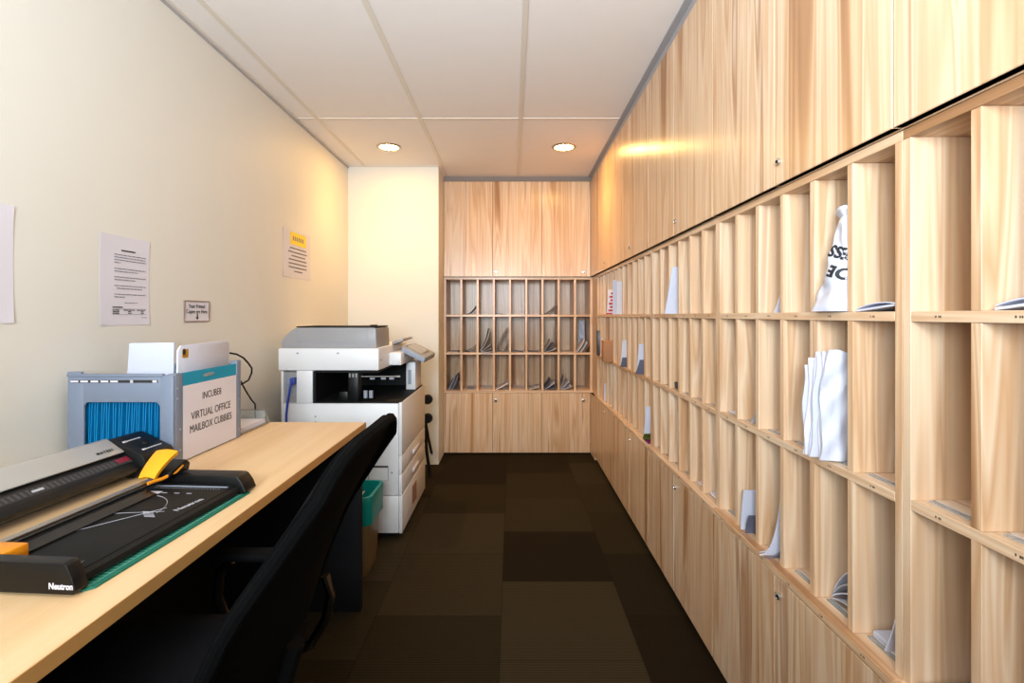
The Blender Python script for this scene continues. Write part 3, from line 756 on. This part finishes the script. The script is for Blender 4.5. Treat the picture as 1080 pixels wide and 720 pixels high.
b.lathe(BLACKM, [(0, .005), (.008, .005), (.010, 0), (0, 0)], 18, M=on(-.047, -.05))
b.build('control_marks', lm, label='pale printed control marks')
SLF = math.degrees(math.atan2(.024, .040))
def fr(y0, y1, x0, x1, m, b, h=.0008):
    zc = .046 + (-.020 - (x0 + x1) / 2) * .024 / .040
    b.box(m, -(x1 - x0) / 2, (x1 - x0) / 2, y0, y1, -.001, h, M=T(((x0 + x1) / 2, 0, zc)) @ R(SLF, 'Y'))
b = MB()
fr(-.55, -.112, -.050, -.026, DARKGAP, b, .0004)
for q in range(30): fr(-.16 - .0125 * q, -.1665 - .0125 * q, -.046, -.030, SLOTGREY, b)
fr(-.37, -.345, -.04, -.034, PAPERG, b, .0016)
b.build('feed_slot', lm, label='ribbed feed slot')
b = MB(); fr(-.15, -.113, -.048, -.032, DARKRED, b, .0012); b.build('slot_mark', lm, label='dark red mark beside the feed slot')

# ------------------------------------------------------------------ cutting mat and trimmer
cm = MB()
cmo = thing('cutting_mat', 'green gridded cutting mat lying under the black trimmer', 'cutting mat', (-.648, 1.25, DZ), math.radians(-3.0))
b = MB()
b.prism(GREEN, [(-.30, -.448), (-.012, -.448), (0, -.436), (0, 0), (-.012, .004), (-.30, .004)], 'z', .0004, .0034)
b.build('mat', cmo)
b = MB()
for q in range(43): b.box(GREENL, -.046 if q % 5 else -.06, -.012, -.433 + q * .01, -.4326 + q * .01, .0034, .0037)
for x in (-.012, -.030, -.046): b.box(GREENL, x - .0004, x + .0004, -.436, -.006, .0034, .0037)
b.box(GREENL, -.29, -.012, -.4364, -.436, .0034, .0037)
b.build('grid_lines', cmo, label='pale printed grid lines')

tm = thing('paper_trimmer', 'black rotary paper trimmer with yellow cutting head on the green mat', 'paper trimmer', (-.660, 1.262, DZ + .0042), math.radians(-4.0))
# local: x = 0 right edge, y = 0 far end, towards the camera negative
b = MB().box(BLACKM, -.235, -.012, -.455, -.01, .012, .022, .002)
b.prism(BLACKM, [(-.012, .020), (-.002, .016), (.0, .006), (-.012, .004), (-.03, .012)], 'y', -.44, -.028)
b.box(GREYD, -.2, -.03, -.437, -.42, .0225, .0236).box(GREYD, -.2, -.02, -.052, -.046, .0225, .0236)
for q in range(24): b.box(PAPERG, -.195 + .007 * q, -.1944 + .007 * q, -.418, -.412 if q % 5 else -.408, .0221, .0226)
for q in range(24): b.box(PAPERG, -.195 + .007 * q, -.1944 + .007 * q, -.064, -.057, .0221, .0226)
for q in range(3): b.box(PAPERG, -.15 + .03 * q, -.138 + .03 * q, -.095, -.092, .0221, .0226)
b.box(PAPER, -.185, -.155, -.10, -.085, .0221, .0226)
cx0, cy0 = -.17, -.22
pr = [(cx0 + .10 * math.cos(a), cy0 + .11 * math.sin(a)) for a in [math.radians(6 + q * 7) for q in range(11)]]
for p_, q_ in zip(pr, pr[1:]): b.tube(PAPERG, [(p_[0], p_[1], .0224), (q_[0], q_[1], .0224)], .0006, 4)
b.tube(PAPERG, [(cx0, cy0 - .10, .0224), (-.07, -.18, .0224)], .0005, 4).tube(PAPERG, [(cx0, cy0, .0224), (-.06, -.2, .0224)], .0004, 4)
for q in range(5): b.box(PAPERG, -.105 + .006 * q, -.082 + .006 * q, -.205 - .006 * q, -.2035 - .006 * q, .0221, .0226)
b.build('bed', tm)
MB().text(PAPERG, 'Neutron', .020, T((-.035, -.16, .0224)) @ R(82, 'Z'), .0006, bold=.0003).build('bed_lettering', tm, smooth=False, label='pale printed name on the bed')
CAPP = [(-.30, -.003), (.012, -.003), (.016, .003), (.008, .022), (-.004, .042), (-.010, .046), (-.30, .046)]
MB().prism(BLACK, [(-.24, -.0), (.008, -.0), (.012, .006), (.004, .024), (-.008, .040), (-.014, .043), (-.24, .043)], 'y', -.029, .018, .002).build('end_cap', tm)
e2 = MB().prism(BLACK, [(-.30, -.0), (.010, -.0), (.014, .006), (.008, .026), (-.002, .046), (-.008, .049), (-.30, .049)], 'y', -.476, -.452, .002).build('end_cap', tm)
MB().text(PAPER, 'Neutron', .0135, T((-.010, -.4764, .013)) @ R(90, 'X'), .0006, bold=.0004, sx=.85).build('front_lettering', tm, smooth=False, label='white printed name on the end cap')
b = MB().box(STEEL, -.206, -.190, -.404, -.029, .040, .045, .001, 1).box(BLACK, -.189, -.178, -.404, -.029, .036, .041)
b.build('cutting_rail', tm, label='steel cutting rail')
MB().grid(SMOKE, lambda u, v: (-.1775 + .026 * v, -.40 + .29 * u, .034 - .009 * v), 6, 3, .0012).build('paper_guard', tm, label='smoky paper guard strip')
MB().box(ORANGE, -.250, -.140, -.4515, -.405, .0225, .0475, .004).build('rail_block', tm, label='orange rail end block')
b = MB().prism(BLACK, [(-.060, .0455), (.010, .0455), (.014, .062), (.0, .074), (-.048, .060), (-.060, .050)], 'x', -.212, -.160, .003)
hd = b.build('cutting_head', tm, label='black sliding head')
def cap(u, v):
    hw = .020 + .008 * u
    return (-.194 + hw * (2 * v - 1), -.088 + .066 * u, .052 + .052 * u ** .75 + .004 * math.sin(PI * v) - .004 * u ** 4)
MB().grid(YEL, cap, 12, 8, -.010).build('yellow_cap', hd, label='yellow curved cap')
MB().tube(ORANGE, [(-.176, -.105, .047), (-.168, -.07, .047), (-.162, -.035, .052), (-.163, -.012, .062)], .004, 8).build('blade_guard', hd, label='orange blade guard')

# ------------------------------------------------------------------ copier
cp = thing('copier', 'large white office copier with a grey document feeder beyond the desk', 'copier', (-.92, 3.05, 0))
X0, X1, Y0, Y1 = -1.235, -.592, 2.70, 3.41
b = MB().box(WHITEP, X0, X1 - .014, Y0, Y1, .238, .730, .006)
b.lathe(GREYP, [(0, 0), (.031, 0), (.031, .003), (.0, .003)], 24, M=T((-.69, Y0, .532)) @ R(90, 'X'))
for q in range(7): b.box(GREYD, -.716 + .0045 * 0, -.664, Y0 - .0036, Y0 - .003, .512 + .0065 * q, .5145 + .0065 * q)
b.box(WHITEP, -.6915, -.6885, Y0 - .0045, Y0 - .003, .5, .564)
b.box(GREYP, -.768, -.660, Y0 - .0012, Y0, .318, .398).box(WHITEP, -.764, -.664, Y0 - .0022, Y0 - .0011, .32, .386).box(BLACK, -.766, -.662, Y0 - .002, Y0 - .0008, .389, .396)
for x, z in ((-.642, .36), (-.79, .415), (-1.05, .66), (-1.05, .63), (-.8, .43)): b.lathe(GREYD, [(0, 0), (.005, 0), (.005, .002), (0, .002)], 10, M=T((x, Y0, z)) @ R(90, 'X'))
b.build('main_body', cp, world=True)
MB().box(WHITEP, X0 + .004, X1 - .014, Y0 + .001, Y1, .035, .234, .006).build('base_cabinet', cp, world=True)
for x in (-1.17, -.66):
    for y in (2.78, 3.33): MB().lathe(BLACKM, [(0, 0), (.026, 0), (.026, .0345), (0, .0345)], 14, M=T((x, y, 0))).build('foot', cp, world=True, label='black foot')
# front (facing the aisle)
MB().box(WHITEP, X1 - .0135, X1 + .004, Y0, Y1, .452, .735, .004).build('front_door', cp, world=True)
for (z0, z1) in ((.352, .449), (.239, .349)):
    d = MB().box(WHITEP, X1 - .0135, X1 + .004, Y0, Y1, z0, z1, .004).build('paper_drawer', cp, world=True)
    zc = (z0 + z1) / 2 - .008
    MB().box(PAPER, X1 + .0042, X1 + .016, 2.98, 3.16, zc - .010, zc + .012, .005).build('handle', d, world=True, label='white pull handle')
d = MB().box(WHITEP, X1 - .0135, X1 + .006, Y0, Y1, .034, .236, .005).build('paper_drawer', cp, world=True)
b = MB().box(KRAFT, X1 + .0062, X1 + .0070, 2.97, 3.10, .085, .195)
for q in range(7): b.box(INKG, X1 + .007, X1 + .0074, 2.98, 3.09, .096 + .013 * q, .101 + .013 * q)
b.build('notice_sticker', d, world=True, label='brown printed sticker')
# upper part: rear column, port bay, dark output recess
b = MB().box(WHITEP, -1.152, -1.066, Y0, 3.38, .7305, .905, .003).box(WHITEP, X0, -1.152, 2.76, 3.38, .7305, .905)
b.build('rear_column', cp, world=True)
b = MB().box(GREYP, X0 + .003, -1.153, Y0 + .02, 2.759, .7305, .895)
b.box(WHITEP, X0 + .0, X0 + .012, Y0 + .004, 2.755, .7305, .9)
for (x, z, w, h) in ((-1.215, .835, .016, .014), (-1.215, .812, .016, .014), (-1.215, .77, .016, .014), (-1.215, .75, .016, .012), (-1.185, .80, .03, .02), (-1.19, .85, .04, .035), (-1.18, .775, .02, .012)):
    b.box(GREYD, x - w / 2, x + w / 2, Y0 + .0185, Y0 + .0202, z - h / 2, z + h / 2)
b.build('port_bay', cp, world=True, label='grey bay of cable ports')
b = MB().box(BLACKM, -1.065, X1, Y0 + .004, 3.38, .7304, .737).box(BLACKM, -1.065, -1.05, Y0 + .004, 3.38, .7372, .9)
b.box(BLACKM, -1.0498, X1 - .07, 3.36, 3.38, .7372, .9).box(BLACKM, -1.0498, -.72, Y0 + .01, 3.3598, .893, .902)
b.box(BLACK, -.880, -.826, Y0 + .012, Y0 + .08, .7372, .8928, .003)
for q in range(3): b.box(GREYP, -.874 + .017 * q, -.866 + .017 * q, Y0 + .0105, Y0 + .0122, .868, .888)
b.box(STEEL, -.82, -.625, Y0 + .05, Y0 + .055, .866, .870).box(STEEL, -.64, -.61, Y0 + .05, Y0 + .056, .864, .872)
for x in (-.76, -.70, -.655): b.tube(GREYD, [(x - .012, Y0 + .052, .856), (x + .012, Y0 + .052, .856)], .006, 8)
b.box(BLACK, -.93, -.885, Y0 + .02, Y0 + .08, .7372, .79, .004).tube(GREYD, [(-.80, Y0 + .06, .75), (-.80, Y0 + .06, .79)], .011, 10).tube(GREYD, [(-.77, Y0 + .06, .75), (-.77, Y0 + .06, .79)], .011, 10)
b.build('output_bay', cp, world=True, label='dark paper output bay')
MB().box(WHITEP, -.662, -.604, 3.16, 3.359, .7372, .906, .003).box(GREYD, -.65, -.63, 3.1592, 3.16, .77, .86).build('front_column', cp, world=True)
# scanner deck
b = MB().box(WHITEP, -1.250, -.712, Y0, 3.40, .9055, 1.024, .006)
for x, z in ((-1.146, .998), (-.93, .998)): b.box(GREYD, x - .006, x + .006, Y0 - .001, Y0, z - .004, z + .004)
b.box(WHITEP, -.7115, -.64, 2.92, 3.38, .912, .985, .005).box(GREYP, -.7118, -.7112, 2.72, 2.76, .955, .962)
b.build('scanner_deck', cp, world=True)
# document feeder
b = MB().prism(GREYP, [(-1.245, 1.0245), (-1.245, 1.062), (-1.225, 1.09), (-1.19, 1.12), (-1.162, 1.134), (-.748, 1.134), (-.736, 1.128), (-.732, 1.0245)], 'y', Y0 + .03, 3.02, .003)
b.box(GREYD, -1.150, -.79, Y0 + .0286, Y0 + .0302, 1.0455, 1.0475).box(GREYD, -1.16, -1.158, Y0 + .0286, Y0 + .0302, 1.045, 1.125).box(GREYD, -.783, -.781, Y0 + .0286, Y0 + .0302, 1.03, 1.13)
b.build('document_feeder', cp, world=True, label='grey document feeder')
MB().box(BLACKM, -1.166, -.738, Y0 + .03, 3.01, 1.1345, 1.141, .002).box(BLACKM, -.775, -.745, Y0 + .06, Y0 + .1, 1.1412, 1.149, .002).build('feeder_lid', cp, world=True, label='dark feeder lid')
MB().prism(GREYP, [(-.72, 1.0245), (-.72, 1.040), (-.655, 1.062), (-.650, 1.05)], 'y', 3.03, 3.3, .001).build('feed_tray', cp, world=True)
# tilted control panel
b = MB().prism(GREYD, [(-.660, .985), (-.652, 1.016), (-.516, .948), (-.524, .918)], 'y', 3.0, 3.40, .003)
b.build('control_panel', cp, world=True, label='grey tilted control panel')
pn = MB(); nx, nz = .447, .894
pn.prism(SCREEN, [(-.640 + nx * .0005, 1.0102 + nz * .0005), (-.640 + nx * .002, 1.0102 + nz * .002), (-.545 + nx * .002, .9625 + nz * .002), (-.545 + nx * .0005, .9625 + nz * .0005)], 'y', 3.06, 3.34)
pn.build('touch_screen', cp, world=True, label='glossy touch screen')
MB().tube(BLUE, [(-1.165, 2.68, .862), (-1.168, 2.668, .84), (-1.172, 2.662, .80), (-1.18, 2.66, .75), (-1.188, 2.66, .68), (-1.19, 2.66, .4), (-1.19, 2.66, .02)], .006, 8).box(BLUE, -1.176, -1.156, 2.672, 2.7185, .832, .868, .003).build('network_cable', cp, world=True, label='blue network cable')

# ------------------------------------------------------------------ waste bin
wb = thing('waste_bin', 'small frosted waste bin with teal liner between the desk and the copier', 'waste bin', (-.79, 2.41, 0))
def rrect(w, d, r, n=6):
    P = []
    for cx, cy, a0 in ((w / 2 - r, d / 2 - r, 0), (-w / 2 + r, d / 2 - r, 90), (-w / 2 + r, -d / 2 + r, 180), (w / 2 - r, -d / 2 + r, 270)):
        for q in range(n + 1):
            a = math.radians(a0 + 90 * q / n); P.append((cx + r * math.cos(a), cy + r * math.sin(a)))
    return P
def loft(mb, m, secs):
    t = bmesh.new(); rings = [[t.verts.new((p[0], p[1], z)) for p in poly] for poly, z in secs]
    n = len(rings[0])
    for a, b_ in zip(rings, rings[1:]):
        for k in range(n): t.faces.new((a[k], a[(k + 1) % n], b_[(k + 1) % n], b_[k]))
    t.faces.new(rings[0]); t.faces.new(rings[-1])
    return mb._take(t, m)
def sec(s, z): return (rrect(.30 * s, .26 * s, .04 * s), z)
loft(MB(), BINP, [sec(.80, .001), sec(.815, .006), sec(.95, .352), sec(.99, .352), sec(.99, .36), sec(.935, .36), sec(.93, .352), sec(.80, .02)]).build('bin_body', wb)
def wav(s, z, a, ph):
    P = rrect(.30 * s, .26 * s, .04 * s, 8)
    return ([(x * (1 + a * math.sin(q * 1.7 + ph)), y * (1 + a * math.sin(q * 1.7 + ph))) for q, (x, y) in enumerate(P)], z)
loft(MB(), TEALBAG, [wav(.985, .245, .018, 0), wav(.993, .285, .012, 1), wav(1.005, .33, .006, 2), wav(1.015, .364, .004, 0), wav(1.0, .374, .004, 0), wav(.915, .374, .004, 1), wav(.90, .355, .006, 1), wav(.86, .30, .012, 2), wav(.84, .27, .012, 2)]).build('bin_liner', wb, label='teal plastic liner')
wp = MB().grid(PAPER, lambda u, v: (.045 + .04 * (u - .5) + .015 * v, -.05 + .08 * v, .300 + .05 * u + .008 * math.sin(9 * v)), 6, 6, .003)
tag(wp.build('crumpled_paper', loc=(-.79, 2.41, 0)), 'white crumpled paper inside the teal-lined waste bin', 'paper')

# ------------------------------------------------------------------ folded stand behind the copier
fd = thing('folded_stand', 'black folded stand with round knobs leaning between the copier and the pillar', 'stand', (-.63, 3.72, 0))
MB().tube(BLACKM, [(-.655, 3.72, .012), (-.665, 3.72, .30), (-.67, 3.72, .64)], .014, 10).build('pole', fd, world=True)
for z, r in ((.585, .036), (.447, .036)):
    MB().lathe(BLACKM, [(0, -.018), (r * .8, -.018), (r, -.008), (r, .008), (r * .8, .018), (0, .018)], 22, M=T((-.618, 3.705, z)) @ R(90, 'X')).build('knob', fd, world=True)
MB().tube(BLACKM, [(-.632, 3.70, .42), (-.612, 3.70, .30), (-.588, 3.70, .19)], .010, 8).tube(GREYD, [(-.588, 3.70, .19), (-.585, 3.70, .178)], .009, 8).build('leg', fd, world=True)
MB().tube(BLACKM, [(-.645, 3.74, .40), (-.632, 3.74, .20), (-.606, 3.74, .012)], .012, 8).build('leg', fd, world=True)

# ------------------------------------------------------------------ office chair
DULL = mat('dull_black_plastic', (4, 4, 4), .8, spec=.12)
ch = thing('office_chair', 'black mesh office chair with chrome arms pushed up to the desk', 'chair', (-.56, .90, 0))
Ya, Yc_, Yb_ = -.245, 0, .245
def backfn(u, v):
    # u: width -1..1 -> y, v: height 0..1; local coords of the chair, facing -x
    w = -1 + 2 * u
    prof = [(.105, .49), (.140, .60), (.168, .70), (.205, .80), (.250, .89), (.302, 1.0)]
    f = v * 5; i = min(int(f), 4); q = f - i
    x = prof[i][0] * (1 - q) + prof[i + 1][0] * q; z = prof[i][1] * (1 - q) + prof[i + 1][1] * q
    half = .225 + .02 * math.sin(PI * min(1, v * 1.1)) 
    zz = z - .055 * abs(w) ** 3.5 * v ** 3
    return (x - .05 * w * w * (1 - .5 * v) + .02, half * w * (1 - .06 * v ** 6 * abs(w) ** 2), zz)
MB().grid(MESHM, backfn, 20, 20, .014).build('backrest', ch)
def edge_path():
    P = [backfn(0, v / 14) for v in range(15)] + [backfn(u / 14, 1) for u in range(1, 14)] + [backfn(1, 1 - v / 14) for v in range(15)]
    return P
MB().tube(MESHM, edge_path(), .010, 8).build('back_frame', ch)
b = MB().grid(SEATM, lambda u, v: (-.35 + .45 * u, (-.235 + .47 * v) * (1 - .1 * abs(2 * u - 1) ** 4), .492 + .014 * math.sin(PI * u) * math.sin(PI * v) - .03 * max(0, .18 - u) / .18 * 1 - .02 * abs(2 * v - 1) ** 6), 16, 16, -.05)
b.build('seat', ch)
MB().tube(DULL, [(.03, 0, .415), (.09, 0, .43), (.135, 0, .50), (.172, 0, .62)], .02, 8).box(DULL, -.12, .12, -.10, .10, .405, .437, .008).build('back_bracket', ch)
for s in (-1, 1):
    y = .268 * s
    a = MB().tube(CHAIRCHROME, [(.128, y, .60), (.142, y, .555), (.13, y, .50), (.095, y, .44), (.05, y, .418), (-.03, y, .424), (-.09, y, .47), (-.12, y, .55), (-.115, y, .61), (-.09, y, .635)], .011, 10)
    a.tube(CHAIRCHROME, [(.02, y, .419), (.02, .15 * s, .419)], .010, 8)
    ar = a.build('armrest', ch, label='chrome armrest loop')
    MB().box(DULL, -.13, .06, y - .022, y + .022, .637, .658, .009).build('arm_pad', ar, label='black arm pad')
MB().tube(CHAIRCHROME, [(0, 0, .10), (0, 0, .26)], .028, 14).tube(DULL, [(0, 0, .26), (0, 0, .405)], .018, 12).build('gas_lift', ch)
for k in range(5):
    a = math.radians(20 + 72 * k); ca, sa = math.cos(a), math.sin(a)
    lg = MB().tube(CHAIRCHROME, [(.02 * ca, .02 * sa, .115), (.16 * ca, .16 * sa, .10), (.30 * ca, .30 * sa, .075)], [.022, .017, .012], 10).build('base_leg', ch, label='chrome base leg')
    px, py = .30 * ca, .30 * sa
    w_ = MB().tube(DULL, [(px - .022 * sa, py + .022 * ca, .027), (px - .004 * sa, py + .004 * ca, .027)], .026, 14).tube(DULL, [(px + .004 * sa, py - .004 * ca, .027), (px + .022 * sa, py - .022 * ca, .027)], .026, 14).tube(DULL, [(px, py, .027), (px, py, .07)], .007, 8)
    w_.build('caster', lg)

# ------------------------------------------------------------------ papers on the left wall
def wall_sheet(name, label, y0, y1, z0, z1, extra, cat='notice', frame=False):
    t = thing(name, label, cat, (LX, (y0 + y1) / 2, (z0 + z1) / 2))
    b = MB().grid(PAPER, lambda u, v: (LX + .0012 + .003 * (abs(2 * u - 1) ** 3) * abs(2 * v - 1) ** 2, y0 + (y1 - y0) * u, z0 + (z1 - z0) * v), 10, 10, .0006)
    b.build('sheet', t, world=True)
    ink = MB(); extra(ink); ink.build('print', t, world=True, smooth=False, label='printed text')
    return t
rn = random.Random(5)
def line(mb, m, y0, y1, z, h, x=LX + .0022):
    y = y0
    while y < y1 - .003:
        w = rn.uniform(.006, .02); e = min(y + w, y1)
        mb.box(m, x, x + .0006, y, e, z - h / 2, z + h / 2); y = e + .003
def n1(b):
    y0, y1 = 1.675, 1.818
    b.box(INK, LX + .0022, LX + .0028, 1.705, 1.768, 1.417, 1.4215)
    zs = [1.404, 1.395, 1.386, 1.377, 1.357, 1.348, 1.329, 1.32, 1.300, 1.291, 1.271, 1.262]
    for i, z in enumerate(zs):
        line(b, INKG, y0 + (.01 if i == 9 else 0), {3: 1.70, 5: 1.78, 7: 1.77, 9: 1.8, 11: 1.72}.get(i, y1), z, .0026)
    line(b, INKG, 1.72, 1.778, 1.243, .0022)
    b.box(INK, LX + .0022, LX + .0028, 1.667, 1.71, 1.226, 1.2295)
    for z in (1.2225, 1.2035): b.box(INKG, LX + .0022, LX + .0027, 1.667, 1.822, z - .0004, z + .0004)
    for z in (1.218, 1.2125, 1.207):
        line(b, INK, 1.668, 1.695, z, .003); line(b, INK, 1.715 if z > 1.215 else 1.735, 1.765 if z > 1.215 else 1.75, z, .003); line(b, INK, 1.775 if z > 1.215 else 1.795, 1.82 if z > 1.215 else 1.808, z, .003)
    line(b, INKG, 1.797, 1.822, 1.192, .0022)
wall_sheet('wall_notice', 'white notice of small grey print taped to the left wall above the organiser', 1.616, 1.836, 1.167, 1.467, n1)
def n2(b):
    line(b, INKG, 1.25, 1.262, 1.31, .003); line(b, INKG, 1.19, 1.25, 1.42, .004)
wall_sheet('wall_notice', 'white sheet on the left wall cut off by the photo edge', 1.12, 1.336, 1.18, 1.489, n2)
def n3(b):
    MW = lambda y, z: T((LX + .0022, y, z)) @ R(90, 'Z') @ R(90, 'X')
    b.text(INK, 'Your Printed', .023, MW(2.115, 1.2375), .0006, bold=.0001, sx=.9)
    b.text(INK, 'Copies are Here', .023, MW(2.115, 1.2155), .0006, bold=.0001, sx=.9)
    b.box(INK, LX + .0022, LX + .0028, 2.113, 2.120, 1.190, 1.207)
    b.prism(INK, [(2.106, 1.192), (2.127, 1.192), (2.1165, 1.182)], 'x', LX + .0022, LX + .0028)
t = wall_sheet('small_sign', 'small brown-bordered sign with a black down arrow on the left wall', 2.03, 2.20, 1.173, 1.261, n3, 'sign')
b = MB()
for (a, c, d, e) in ((2.03, 2.20, 1.257, 1.261), (2.03, 2.20, 1.173, 1.177), (2.03, 2.034, 1.177, 1.257), (2.196, 2.20, 1.177, 1.257)): b.box(BROWNF, LX + .0005, LX + .0048, a, c, d, e)
b.build('border', t, world=True, label='thin brown border')
def n4(b):
    y0 = 2.99
    b.box(YELLOWINK, LX + .002, LX + .0026, 3.005, 3.235, 1.627, 1.702)
    for k in range(6): b.box(INKG, LX + .0026, LX + .003, 3.04 + .028 * k, 3.054 + .028 * k, 1.652, 1.678)
    for i, z in enumerate((1.605, 1.582, 1.559, 1.536, 1.513, 1.490, 1.467)):
        a, c = [(3.0, 3.235), (2.98, 3.245), (3.02, 3.22), (2.985, 3.24), (2.985, 3.24), (2.985, 3.245), (3.06, 3.18)][i]
        line(b, INKG, a, c, z, .007)
wall_sheet('wall_notice', 'white notice with a yellow heading on the left wall above the copier', 2.91, 3.30, 1.427, 1.713, n4)

# ------------------------------------------------------------------ camera
cam = bpy.data.cameras.new('camera'); co = bpy.data.objects.new('camera', cam); COL.objects.link(co)
co.location = (0, 0, CAMZ); co.rotation_euler = (PI / 2, 0, 0)
cam.sensor_width = 36; cam.lens = F / 1080 * 36; cam.shift_y = -(360 - 332.5) / 1080; cam.shift_x = 0
cam.clip_start = .02
scene.camera = co

# ------------------------------------------------------------------ light
SOFT, UP, DOWN = 34, 54, 3.9
def area(name, loc, rot, sx, sy, power, col, spread=180.0):
    l = bpy.data.lights.new(name, 'AREA'); l.shape = 'RECTANGLE'; l.size = sx; l.size_y = sy; l.energy = power; l.color = col
    l.spread = math.radians(spread)
    o = bpy.data.objects.new(name, l); COL.objects.link(o); o.location = loc; o.rotation_euler = rot
    return o
def spot(name, loc, power, col, ang, blend, r=.03):
    l = bpy.data.lights.new(name, 'SPOT'); l.energy = power; l.color = col; l.spot_size = math.radians(ang); l.spot_blend = blend; l.shadow_soft_size = r
    o = bpy.data.objects.new(name, l); COL.objects.link(o); o.location = loc
    return o
def aim(o, tgt):
    o.rotation_euler = (Vector(tgt) - o.location).to_track_quat('-Z', 'Y').to_euler()
o = area('added_front_light', (-.45, -2.1, 2.05), (0, 0, 0), .5, .5, SOFT, (.83, .925, 1)); aim(o, (.25, 3.0, 1.25))  # unseen soft light added behind the camera, without a fixture
o = area('added_ceiling_light', (-.3, -.7, 1.55), (PI, 0, 0), .9, .9, UP, (.78, .905, 1), 120); aim(o, (-.1, 1.5, 2.4))  # unseen light added and aimed upward to brighten the ceiling
for x, y, _ in DL:
    o = area('downlight_lamp', (x, y, CEIL - .0135), (0, 0, 0), .085, .085, DOWN, (1, .60, .20)); o.data.shape = 'DISK'
    spot('downlight_beam', (x, y, CEIL - .0145), 34, (1, .64, .28), 120, 1.0, .04)
w = bpy.data.worlds.new('world'); scene.world = w; w.use_nodes = True
w.node_tree.nodes['Background'].inputs[0].default_value = (1, .97, .93, 1); w.node_tree.nodes['Background'].inputs[1].default_value = .05

vs = scene.view_settings
vs.view_transform = 'Standard'; vs.look = 'None'; vs.gamma = 1; vs.exposure = 0.13; vs.use_curve_mapping = False
